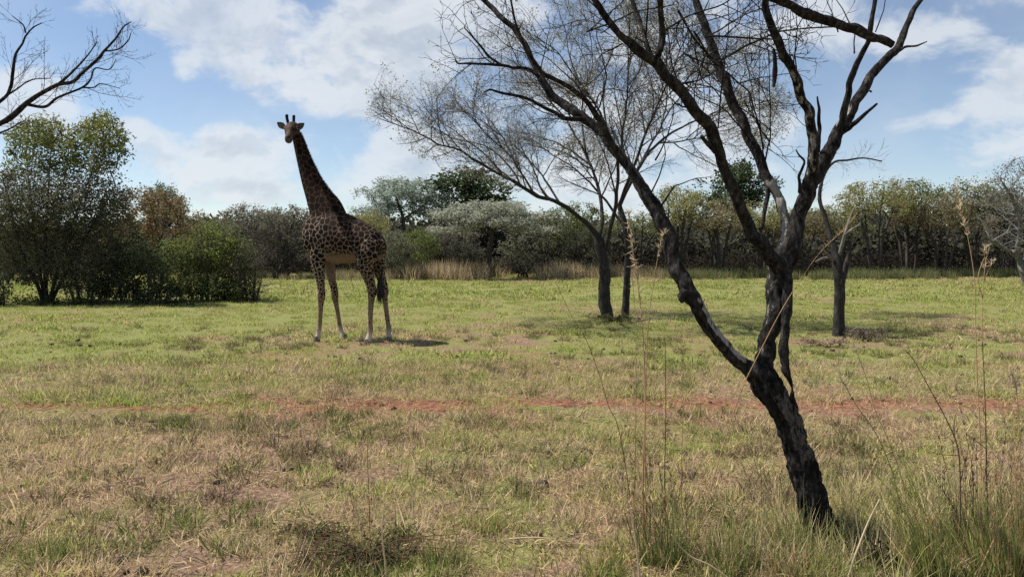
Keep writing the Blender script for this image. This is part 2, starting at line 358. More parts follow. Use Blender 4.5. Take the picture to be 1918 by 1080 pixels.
def tuft_set(cname, k, blades, rad, lo, hi, width, lean, seed, mat):
    c = bpy.data.collections.new(cname)
    for i in range(k):
        rng = np.random.default_rng(seed + i); b = MB()
        a = rng.uniform(0, 2 * math.pi, blades); r = rad * np.sqrt(rng.uniform(0, 1, blades))
        base = np.column_stack([r * np.cos(a), r * np.sin(a), np.full(blades, -.005)])
        ln = rng.uniform(lo, hi, blades); tilt = rng.uniform(.15, 1, blades) * lean; a2 = a + rng.normal(0, .9, blades)
        tip = base + np.column_stack([np.sin(tilt) * np.cos(a2), np.sin(tilt) * np.sin(a2), np.cos(tilt)]) * ln[:, None]
        b.blades(base, tip, width * rng.uniform(.7, 1.3, blades), ln * rng.uniform(-.18, .18, blades), rng, 2)
        o = bpy.data.objects.new(f'{cname}_{i:02d}', b.mesh('tuft', mat, False)); c.objects.link(o)
    return c
def scatter(name, label, coll, kk, P, scl, tint, rng, cat=None):
    n = len(P); me = bpy.data.meshes.new(name); me.vertices.add(n); me.vertices.foreach_set('co', P.astype(np.float32).ravel())
    def attr(nm, ty, data, key):
        a = me.attributes.new(nm, ty, 'POINT'); a.data.foreach_set(key, np.ascontiguousarray(data).ravel())
    attr('rot', 'FLOAT_VECTOR', np.column_stack([rng.normal(0, .12, n), rng.normal(0, .12, n), rng.uniform(0, 6.283, n)]).astype(np.float32), 'vector')
    attr('scl', 'FLOAT', scl.astype(np.float32), 'value'); attr('tint', 'FLOAT', tint.astype(np.float32), 'value')
    attr('idx', 'INT', rng.integers(0, kk, n).astype(np.int32), 'value')
    ng = bpy.data.node_groups.new(name, 'GeometryNodeTree')
    ng.interface.new_socket('Geometry', in_out='INPUT', socket_type='NodeSocketGeometry'); ng.interface.new_socket('Geometry', in_out='OUTPUT', socket_type='NodeSocketGeometry')
    N, L = ng.nodes, ng.links
    gi = N.new('NodeGroupInput'); go = N.new('NodeGroupOutput'); ip = N.new('GeometryNodeInstanceOnPoints')
    ci = N.new('GeometryNodeCollectionInfo'); ci.inputs['Collection'].default_value = coll; ci.inputs['Separate Children'].default_value = True; ci.inputs['Reset Children'].default_value = True
    def na(nm, ty):
        x = N.new('GeometryNodeInputNamedAttribute'); x.data_type = ty; x.inputs['Name'].default_value = nm; return x.outputs['Attribute']
    L.new(gi.outputs[0], ip.inputs['Points']); L.new(ci.outputs[0], ip.inputs['Instance']); ip.inputs['Pick Instance'].default_value = True
    L.new(na('idx', 'INT'), ip.inputs['Instance Index']); L.new(na('rot', 'FLOAT_VECTOR'), ip.inputs['Rotation']); L.new(na('scl', 'FLOAT'), ip.inputs['Scale'])
    L.new(ip.outputs[0], go.inputs[0])
    o = ob(name, me); md = o.modifiers.new('scatter', 'NODES'); md.node_group = ng
    return tag(o, label, cat, None, 'stuff')
def field_points(y0, y1, per_m2, half, rng, keep):
    """points over the field between two distances; half(y) is the half width covered"""
    out = []
    ysl = np.arange(y0, y1, .5)
    for y in ysl:
        h = half(y); n = rng.poisson(per_m2 * .5 * 2 * h)
        out.append(np.column_stack([rng.uniform(-h, h, n), rng.uniform(y, y + .5, n)]))
    P = np.vstack(out); k = keep(P); P = P[rng.uniform(0, 1, len(P)) < k]
    return P
def turf_keep(P):
    n = fbm(P, .9, 4, 61); trk = np.exp(-((P[:, 1] - track_y(P[:, 0]) + .36 + .5 * (fbm(P, .7, 2, 79) - .5)) / .62) ** 4) * np.clip((P[:, 0] / 9.8 + .38) * 6, .12, 1) * np.clip((fbm(P, 1.5, 3, 77) - .29) * 9, 0, 1)
    n3 = fbm(P, 3.2, 3, 62); return np.clip((.45 * n + .55 * n3 - .42) * 6, .05, 1) * (1 - .97 * trk)
rng = np.random.default_rng(11)
c_near = tuft_set('near_tufts', 8, 30, .075,   .02, .085, .0075, 1.35, 100, M_GRASS)
c_lit = tuft_set('litter_tufts', 6, 22, .16, .03, .13, .006, 1.75, 150, M_GRASS)
c_mid = tuft_set('mid_tufts', 6, 40, .17, .025, .10, .012, 1.3, 200, M_GRASS)
c_far = tuft_set('far_tufts', 6, 44, .40, .04, .12, .028, 1.25, 300, M_GRASS)
P = field_points(3.9, 13, 85, lambda y: .72 * y + 1.6, rng, lambda P: (.35 + .65 * (fbm(P, 1.1, 3, 19) > .48)) * (1 - .9 * np.exp(-((P[:, 1] - track_y(P[:, 0]) + .25) / .45) ** 4))); n = len(P)
scatter('straw_litter', 'flattened dry straw litter lying on the foreground soil', c_lit, 6, np.column_stack([P, height(P) + .012]), rng.uniform(.6, 1.4, n), np.clip(rng.normal(.08, .14, n), 0, 1), rng)
M_CLUMP = grass_mat('rank clump', ((.16, .11, .08), (.19, .145, .085)), ((.17, .18, .06), (.13, .175, .045)), .4)
c_clump = tuft_set('clump_tufts', 6, 64, .10, .04, .15, .006, 1.2, 170, M_CLUMP)
P = field_points(3.9, 19, 19, lambda y: .72 * y + 1.6, rng, lambda P: np.clip((fbm(P, .9, 3, 23) - .38) * 4.5, 0, 1) * np.interp(P[:, 1], [4, 7, 10, 19], [1, .75, .45, .35]) * (np.abs(P[:, 1] - track_y(P[:, 0]) + .2) > .45)); n = len(P)
scatter('rank_grass', 'darker rank grass clumps dotted over the turf', c_clump, 6, np.column_stack([P, height(P)]), rng.uniform(.5, 1.5, n), np.clip(rng.normal(.5, .38, n), 0, 1), rng)
def turf(name, label, coll, kk, y0, y1, dens, half, s0, s1):
    P = field_points(y0, y1, dens, half, rng, turf_keep); n = len(P)
    tint = np.clip(greenness(P) + rng.normal(0, .16, n), 0, 1)
    lush = fbm(P, .7, 3, 41)
    scatter(name, label, coll, kk, np.column_stack([P, height(P)]), rng.uniform(s0, s1, n) * (.45 + .6 * lush + .9 * np.clip(fbm(P, 2.6, 2, 43) - .55, 0, 1) * 3), tint, rng)
turf('turf_grass', 'short tufted grass in the foreground', c_near, 8, 3.9, 13, 190, lambda y: .72 * y + 1.6, .6, 1.35)
turf('turf_grass', 'grass cover around the giraffe in the middle distance', c_mid, 6, 12.6, 30, 34, lambda y: .72 * y + 2, .6, 1.35)
turf('turf_grass', 'far grass cover up to the woodland edge', c_far, 6, 29, 66, 9, lambda y: .72 * y + 4, .6, 1.3)

# ------------------------------------------------------------------ tree growing (space colonisation)
def resample(P, step):
    P = np.asarray(P, float); d = np.concatenate([[0], np.cumsum(np.linalg.norm(np.diff(P[:, :3], axis=0), axis=1))])
    t = np.linspace(0, d[-1], max(2, int(d[-1] / step) + 1)); return np.column_stack([np.interp(t, d, P[:, k]) for k in range(P.shape[1])])
def grow(paths, attract, step, infl, kill, iters, rng, bias=(0, 0, 0), jit=.15, inert=.7):
    """paths: list of (polyline, index of (path, fraction) it springs from or None). Returns nodes, parents"""
    nodes_, par, ends = [], [], []
    for poly, src in paths:
        q = resample(catmull(poly, 5), step); idx = []
        p = -1 if src is None else ends[src[0]][int(round(src[1] * (len(ends[src[0]]) - 1)))]
        for k, v in enumerate(q):
            if k == 0 and p >= 0: idx.append(p); continue
            nodes_.append(v); par.append(p); p = len(nodes_) - 1; idx.append(p)
        ends.append(idx)
    A = np.asarray(attract, float); alive = np.ones(len(A), bool); bias = np.array(bias, float)
    near = np.full(len(A), 1e9); nidx = np.zeros(len(A), int)
    def upd(new0):
        Nn = np.array(nodes_[new0:])
        al = np.where(alive)[0]
        for s in range(0, len(Nn), 400):
            B = Nn[s:s + 400]; d = np.sqrt(((A[al][:, None, :] - B[None]) ** 2).sum(-1)); j = d.argmin(1); m = d[np.arange(len(al)), j]
            b = m < near[al]; near[al[b]] = m[b]; nidx[al[b]] = j[b] + new0 + s
    upd(0); alive &= near > kill
    for it in range(iters):
        al = np.where(alive & (near < infl))[0]
        if len(al) == 0: break
        NP = np.array(nodes_); dirs = nrm(A[al] - NP[nidx[al]]); acc = {}
        for i, d in zip(nidx[al], dirs): acc[i] = acc.get(i, 0) + d
        n0 = len(nodes_)
        for i, d in acc.items():
            d = d / (np.linalg.norm(d) + 1e-9); q = par[i]
            if q >= 0:
                v = NP[i] - NP[q]; v /= np.linalg.norm(v) + 1e-9
                if v @ d > -.2: d = d + inert * v
            d = d + bias + rng.normal(0, jit, 3); d /= np.linalg.norm(d) + 1e-9
            nodes_.append(NP[i] + d * step); par.append(i)
        upd(n0); alive &= near > kill
        if len(nodes_) > 40000: break
    return np.array(nodes_), np.array(par)
def skeleton(nodes_, par, r_tip, expo, r_base, cap=None):
    n = len(nodes_); ch = [[] for _ in range(n)]
    for i, p in enumerate(par):
        if p >= 0: ch[p].append(i)
    w = np.zeros(n)
    for i in range(n - 1, -1, -1):
        w[i] = r_tip ** expo if not ch[i] else sum(w[c] for c in ch[i])
    r = w ** (1 / expo); root = r[par < 0].max()
    if root > 1e-9:
        g = math.log(r_base / r_tip) / math.log(root / r_tip) if root > r_tip * 1.01 else 1
        r = r_tip * (r / r_tip) ** g
    if cap is not None: r[:len(cap)] = np.maximum(np.minimum(r[:len(cap)], cap), .3 * cap)
    return ch, r
def limbs(mb, nodes_, par, ch, r, sides=(8, 5, 3), cuts=(.05, .015), rough=0., rscale=8, seed=0):
    n = len(nodes_); starts = [i for i in range(n) if par[i] < 0]; done = 0
    stack = [(i, None) for i in starts]
    while stack:
        i, p = stack.pop(); chain = [i]
        while ch[chain[-1]]:
            cs = sorted(ch[chain[-1]], key=lambda c: -r[c]); chain.append(cs[0]); stack += [(c, chain[-2]) for c in cs[1:]]
        pts = ([nodes_[p]] if p is not None else []) + [nodes_[c] for c in chain]
        rr = ([min(r[p], r[i] * 1.15)] if p is not None else []) + [r[c] for c in chain]
        if len(pts) < 2: continue
        s = sides[0] if rr[0] > cuts[0] else sides[1] if rr[0] > cuts[1] else sides[2]
        mb.tube(np.array(pts), np.array(rr), s, rough if rr[0] > cuts[0] else 0, rscale, seed)
def ell_points(ells, rng):
    out = []
    for cx, cy, cz, rx, ry, rz, n in ells:
        d = nrm(rng.normal(size=(n, 3))) * (rng.uniform(0, 1, n) ** (1 / 2.4))[:, None]
        out.append(d * np.array([rx, ry, rz]) + np.array([cx, cy, cz]))
    return np.vstack(out)
def leaves_on(mb, nodes_, sel, per, spread, size, rng, **kw):
    c = np.repeat(nodes_[sel], per, 0); c = c + rng.normal(0, spread, c.shape)
    mb.cards(c, size * rng.uniform(.6, 1.35, len(c)), rng, **kw); return c

def ramify(mb, poly, rad, rng, levels, inside=None, tips=None, up=.05, wander=.14, flatten=1., lvl=0):
    """side branches along a limb, leaning forward along it; levels: (spacing, length range, angle deg, radius ratio, first fraction)"""
    if lvl >= len(levels): 
        if tips is not None: tips.append(np.asarray(poly)[len(poly) // 3:])
        return
    sp, (l0, l1), ang, rr, f0 = levels[lvl]; poly = np.asarray(poly, float); rad = np.broadcast_to(np.asarray(rad, float), (len(poly),))
    d = np.concatenate([[0], np.cumsum(np.linalg.norm(np.diff(poly, axis=0), axis=1))]); tot = d[-1]; side = rng.choice([-1, 1]); x = tot * f0 + rng.uniform(0, sp)
    while x < tot + sp * .3:
        xx = min(x, tot * .995); k = min(len(d) - 2, max(0, int(np.searchsorted(d, xx) - 1))); f = (xx - d[k]) / max(1e-6, d[k + 1] - d[k]); p = poly[k] * (1 - f) + poly[k + 1] * f
        t = poly[k + 1] - poly[k]; t /= np.linalg.norm(t) + 1e-9
        u = np.cross(t, rng.normal(size=3)) if rng.uniform() < .35 else np.cross(t, np.cross(t, np.array([0, 0, 1.]) * side + rng.normal(0, .7, 3))) * -1
        u /= np.linalg.norm(u) + 1e-9; a = R(ang * rng.uniform(.6, 1.4)); v = t * math.cos(a) + u * math.sin(a); side = -side
        ln = rng.uniform(l0, l1) * (1 - .55 * xx / tot); n = max(4, min(9, int(ln / .08))); pts = [p]; c = p; vv = v; bend = rng.normal(0, wander * .6, 3)
        for j in range(n):
            vv = vv + bend * .5 + rng.normal(0, wander, 3) + np.array([0, 0, up]); vv[2] *= flatten; vv /= np.linalg.norm(vv) + 1e-9; c = c + vv * (ln / n)
            if inside is not None and not inside(c): break
            pts.append(c)
        if len(pts) > 2:
            r0 = max(.0022, min((rad[k] * (1 - f) + rad[k + 1] * f) * .9, rr * ln)); r_ = np.linspace(r0, r0 * .35, len(pts)); mb.tube(np.array(pts), r_, 5 if r0 > .015 else 3)
            ramify(mb, pts, r_, rng, levels, inside, tips, up, wander, flatten, lvl + 1)
        x += sp * rng.uniform(.6, 1.4)

# crown templates for the woodland (about 7 m tall, shared by its trees)
def template(seed, stems, fork, ells, leaf, per, spread, leaf_keep=.8, r_base=.12, step=.3, droop=None, kill=.5, infl=3.4, aspect=.6, patchy=.40):
    rng = np.random.default_rng(seed); paths = []
    for k in range(stems):
        a = 6.283 * (k + rng.uniform(-.3, .3)) / stems; o = .12 * stems ** .5; l = rng.uniform(.4, .9) * (.2 if stems == 1 else .75)
        paths.append(([(o * math.cos(a), o * math.sin(a), -.1), (o * math.cos(a) * 1.6 + rng.normal(0, .08), o * math.sin(a) * 1.6, fork * .5), (l * math.cos(a) * fork * .5, l * math.sin(a) * fork * .5, fork)], None))
    A = ell_points([(*e[:6], e[6] * 3) for e in ells], rng); A = A[fbm(A, .8, 3, seed + 3) > .38]; nd, pr = grow(paths, A, step * .8, infl, kill * .68, 50, rng, (0, 0, .10))
    ch, r = skeleton(nd, pr, .010, 2.2, r_base)
    t = MB(); limbs(t, nd, pr, ch, r, (7, 5, 3), (.05, .02))
    sel = np.where((r < .035))[0]; sel = sel[rng.uniform(0, 1, len(sel)) < leaf_keep]
    if patchy: sel = sel[fbm(nd[sel], .9, 3, seed) > patchy]
    c = MB(); leaves_on(c, nd, sel, int(per * 1.5), spread * .9, leaf * .8, rng, aspect=aspect, droop=droop)
    return t.mesh('trunk', M_BARK_FAR), c.mesh('crown', M_LEAF, False), max(nd[:, 2])
TP = {
 'round': [template(1, 3, 1.8, [(0, 0, 5, 2.6, 2.4, 1.7, 170), (-1.6, .3, 4.0, 1.5, 1.5, 1.2, 80), (1.7, -.4, 4.2, 1.5, 1.6, 1.3, 80), (.4, .2, 3.0, 1.9, 1.8, .8, 50)], .19, 13, .17),
           template(2, 4, 1.5, [(-.8, 0, 5.2, 2.0, 2.2, 1.6, 130), (1.3, .2, 4.7, 2.0, 2.0, 1.6, 130), (0, -1., 3.4, 2.6, 1.8, 1.2, 90), (-2, 0, 3.6, 1.1, 1.2, 1.2, 50)], .19, 13, .17),
           template(3, 2, 2.1, [(.6, 0, 5.4, 2.2, 2.2, 1.5, 150), (-1.7, 0, 4.6, 1.5, 1.6, 1.2, 90), (1.9, .2, 3.9, 1.2, 1.4, 1.1, 70), (-.3, -.6, 3.4, 1.6, 1.4, .8, 40)], .19, 13, .17)],
 'wood': [template(11, 4, 2.6, [(0, 0, 5.7, 2.7, 2.4, 1.3, 190), (-1.6, .3, 4.9, 1.6, 1.6, .9, 80), (1.7, -.3, 4.8, 1.6, 1.6, .9, 80)], .18, 13, .18, r_base=.10),
          template(12, 5, 2.4, [(-.7, 0, 5.6, 2.1, 2.2, 1.4, 150), (1.5, 0, 5.3, 1.8, 2.0, 1.2, 120), (0, -.8, 4.3, 2.3, 1.5, .7, 60)], .18, 13, .18, r_base=.11),
          template(13, 4, 2.3, [(.3, 0, 5.9, 2.0, 2.0, 1.1, 120), (-1.9, 0, 5.0, 1.4, 1.5, .9, 80), (2, .1, 4.7, 1.3, 1.5, .9, 70), (0, 0, 4.4, 2.0, 1.8, .6, 50)], .18, 13, .18, r_base=.12)],
 'dark': [template(21, 1, 2.5, [(0, 0, 5.3, 2.2, 2.1, 1.5, 140), (-1.5, 0, 5.0, 1.3, 1.3, 1.0, 60), (1.4, .2, 4.3, 1.5, 1.4, 1.1, 70), (.5, 0, 6.2, 1.1, 1.1, .8, 40)], .24, 17, .2, r_base=.2)],
 'silver': [template(31, 1, 2.2, [(0, 0, 6.3, 2.0, 2.0, .35, 80), (-1.3, 0, 5.5, 1.9, 1.6, .32, 70), (1.4, .2, 5.6, 1.8, 1.7, .35, 70), (-2.0, 0, 4.3, 1.5, 1.4, .28, 50), (2.0, 0, 4.4, 1.6, 1.4, .3, 50), (0, -1, 4.8, 2.0, 1.2, .3, 50)], .19, 20, .17, r_base=.13, kill=.42, aspect=.5, patchy=.0)],
 'shrub': [template(41, 6, .8, [(0, 0, 3.8, 2.4, 2.2, 2.6, 230), (-1.4, -.4, 2.2, 1.6, 1.5, 1.8, 110), (1.4, .2, 2.4, 1.6, 1.5, 1.9, 110)], .19, 12, .18, r_base=.07, kill=.48),
           template(42, 5, .7, [(-.7, 0, 4.0, 1.9, 2.0, 2.3, 170), (1.1, 0, 3.2, 2.0, 1.8, 2.2, 170), (0, -.9, 1.8, 2.5, 1.3, 1.5, 110)], .19, 12, .18, r_base=.07, kill=.48)],
 'twiggy': [template(51, 5, 1.0, [(0, 0, 4.4, 2.5, 2.3, 2.2, 420), (-1.2, 0, 2.7, 1.7, 1.6, 1.6, 180), (1.3, 0, 2.9, 1.7, 1.6, 1.7, 180)], .12, 5, .14, leaf_keep=.7, r_base=.09, step=.24, kill=.36)],
}
def wood_tree(px, D, width, top, kind, var, color, label, name='bush_tree', cat='tree', group='trees along the woodland edge', rot=None):
    tm, cm, h0 = TP[kind][var % len(TP[kind])]
    top = top + 13 * math.sin(px * 1.7) + 5 * math.sin(px * .9); xyz = at(px, HZ, D); h = HC + (HZ - top) / F * D; w = width / F * D
    t = thing(name, label, cat, (xyz[0], D, 0), group)
    s = w / 4.9; sz = h / (h0 + .25); t.scale = (s, s, sz); t.rotation_euler.z = (px * .37) % 6.283 if rot is None else rot
    tr = ob('trunk', tm, t); cr = ob('crown', cm, t); cr.color = (*color, 1)
    return t
OLIVE = (.19, .20, .092); OLIVE_Y = (.265, .255, .11); GREY = (.175, .165, .125); DARKG = (.065, .09, .04); BROWN = (.215, .185, .105)
SILVER = (.35, .36, .28); BLUEG = (.17, .21, .15); GREEN = (.15, .18, .06); RUST = (.205, .15, .08); GREYG = (.17, .175, .115)
WT = [
 (292, 40, 175, 350, 'round', 1, RUST, 'rust-brown leafed tree behind the green bushes at left'),
 (304, 70, 90, 330, 'dark', 0, BLUEG, 'small blue-green tree top rising above the rust-brown tree'),
 (392, 60, 120, 392, 'round', 0, OLIVE, 'low olive tree just right of the rust-brown tree'),
 (462, 56, 135, 372, 'shrub', 0, GREY, 'dark grey-green tree above the right end of the bright green bush'),
 (540, 55, 140, 371, 'round', 2, GREY, 'dark olive-grey tree just left of the giraffe neck'),
 (520, 52, 120, 430, 'twiggy', 0, (.07, .062, .05), 'dark bare-twigged shrub left of the giraffe chest'),
 (618, 57, 130, 386, 'shrub', 1, GREY, 'dark tree directly behind the giraffe shoulders'),
 (692, 55, 105, 374, 'round', 1, OLIVE_Y, 'yellow-olive tree right behind the giraffe back'),
 (757, 62, 145, 342, 'silver', 0, (.33, .38, .31), 'pale blue-green feathery tree right of the giraffe'),
 (785, 54, 95, 415, 'shrub', 0, GREEN, 'bright mid-green shrub right of the giraffe rump'),
 (735, 51, 95, 432, 'shrub', 1, GREYG, 'grey-green shrub close behind the giraffe tail'),
 (868, 66, 215, 318, 'dark', 0, DARKG, 'tall dark green tree whose top shows under the long bare acacia limb'),
 (832, 57, 120, 410, 'round', 2, GREY, 'dim grey tree left of the silvery flat-topped tree'),
 (918, 51.5, 185, 366, 'silver', 0, SILVER, 'silvery flat-topped thorn tree with thin trunk in the tall straw'),
 (1018, 58, 140, 388, 'shrub', 0, GREYG, 'grey-green tree right of the silvery flat-topped tree'),
 (1075, 60, 130, 385, 'round', 0, GREEN, 'mid-green tree left of the twin acacia trunks'),
 (870, 55, 120, 450, 'shrub', 1, (.075, .075, .055), 'dark shrub under the left arm of the silvery tree'),
 (980, 54, 120, 455, 'twiggy', 0, (.085, .085, .06), 'dark twiggy shrub under the right arm of the silvery tree'),
 (1100, 56, 110, 430, 'shrub', 0, (.09, .095, .065), 'dull green shrub seen just left of the acacia trunks'),
 (1190, 58, 130, 392, 'wood', 0, OLIVE, 'olive tree seen between the acacia trunks and the leaning dead limb'),
 (1270, 57, 130, 354, 'wood', 1, OLIVE_Y, 'yellow-olive tree just right of the leaning dead limb'),
 (1345, 56, 140, 378, 'wood', 2, BROWN, 'brown-olive tree framed inside the V of the dead tree'),
 (1378, 78, 165, 306, 'dark', 0, DARKG, 'tall dark green tree rising behind the V of the dead tree'),
 (1430, 57, 125, 384, 'wood', 0, OLIVE_Y, 'yellow-tinged tree behind the fork of the dead tree'),
 (1503, 58, 120, 398, 'wood', 1, BROWN, 'brown-grey tree between the dead tree and the slim bare tree'),
 (1572, 60, 130, 364, 'wood', 2, OLIVE, 'olive tree right behind the slim bare tree'),
 (1640, 57, 140, 346, 'wood', 0, OLIVE_Y, 'sunlit yellow-olive tree first to the right of the slim bare tree'),
 (1702, 60, 145, 340, 'wood', 1, OLIVE, 'tallest olive tree of the woodland at right'),
 (1765, 56, 130, 368, 'wood', 2, BROWN, 'brownish tree left of the tall pale grass stem at right'),
 (1822, 59, 140, 334, 'wood', 0, OLIVE, 'olive tree behind the tall pale grass stem at right'),
 (1885, 57, 140, 350, 'wood', 1, (.10, .092, .05), 'dark olive tree behind the grey leaning thorn tree at right edge'),
 (1965, 58, 140, 352, 'wood', 2, OLIVE, 'olive tree cut off by the right edge of the picture'),
 (20, 44, 150, 452, 'shrub', 1, (.075, .075, .05), 'dark shrub behind the tall bush tree at the left edge'),
 (165, 46, 150, 440, 'twiggy', 0, (.075, .07, .05), 'grey twiggy shrub behind the tall bush tree, right of its stems'),
]
for w in WT: wood_tree(*w)

# the wood behind the front row reads as one mass
def far_wood():
    rng = np.random.default_rng(77); b = MB(); t = MB()
    for k in range(210):
        y = rng.uniform(66, 105); x = rng.uniform(-.78, .78) * y; px = x / y * F + 959
        top = np.interp(px, [0, 350, 450, 600, 760, 900, 1100, 1300, 1500, 1650, 1918], [414, 404, 402, 402, 394, 394, 404, 400, 400, 384, 382]) + rng.uniform(-8, 24)
        h = HC + (HZ - top) / F * y; n = 800; w = rng.uniform(2.4, 3.8)
        d = nrm(rng.normal(size=(n, 3))) * (rng.uniform(0, 1, n) ** .4)[:, None] * np.array([w, w, h * .5]) + np.array([x, y, h * .5])
        b.cards(d[d[:, 2] > .1], rng.uniform(.3, .6, (d[:, 2] > .1).sum()), rng, aspect=.7)
        t.tube([(x, y, -.1), (x + rng.normal(0, .3), y, h * .3), (x + rng.normal(0, .5), y, h * .7)], [.14, .1, .05], 5)
    o = tag(ob('far_woodland', b.mesh('far_woodland', M_LEAF, False)), 'mass of woodland behind the front row of trees, lightened in colour for haze', None, None, 'stuff'); o.color = (.085, .085, .06, 1)  # distance haze is put into this lighter leaf colour
    tag(ob('far_woodland_trunks', t.mesh('far_woodland_trunks', M_BARK_FAR)), 'thin dark trunks deep in the woodland', None, None, 'stuff')
far_wood()
def shade_undergrowth():
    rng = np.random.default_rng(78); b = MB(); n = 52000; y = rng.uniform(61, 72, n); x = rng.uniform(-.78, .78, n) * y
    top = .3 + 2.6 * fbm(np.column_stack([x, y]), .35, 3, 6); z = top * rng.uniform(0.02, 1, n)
    b.cards(np.column_stack([x, y, z]), rng.uniform(.18, .36, n), rng, aspect=.6); o = tag(ob('shade_undergrowth', b.mesh('shade_undergrowth', M_LEAF, False)), 'tangled growth painted dark for the shade between the woodland trunks', None, None, 'stuff'); o.color = (.036, .031, .025, 1)  # near-black colour paints in the shade below the crowns
shade_undergrowth()

# tall straw along the woodland edge
M_STRAW = grass_mat('straw', ((.44, .34, .22), (.42, .34, .20)), ((.22, .215, .11), (.12, .14, .055)), .4)
c_reed = tuft_set('reed_tufts', 5, 46, .32, .35, 1.05, .022, .45, 400, M_STRAW)
P = field_points(49, 60, 5.5, lambda y: .74 * y, rng, lambda P: np.clip((fbm(P, .25, 3, 15) - .32) * 5, 0, 1) * np.clip(1 - np.abs(P[:, 1] - (53.5 + 2 * np.sin(P[:, 0] * .2))) / 5, 0, 1))
pxs = P[:, 0] / P[:, 1] * F + 959
dry = np.interp(pxs, [0, 500, 680, 760, 1080, 1200, 1300, 1918], [.7, .6, .45, .05, .1, .4, .85, .95])
hgt = np.interp(pxs, [0, 560, 700, 800, 1080, 1200, 1918], [.5, .6, .8, 1.35, 1.25, .8, .75])
scatter('straw_grass', 'tall straw and rank grass along the foot of the woodland', c_reed, 5, np.column_stack([P, np.zeros(len(P))]), rng.uniform(.7, 1.25, len(P)) * hgt, np.clip(dry + rng.normal(0, .12, len(P)), 0, 1), rng)

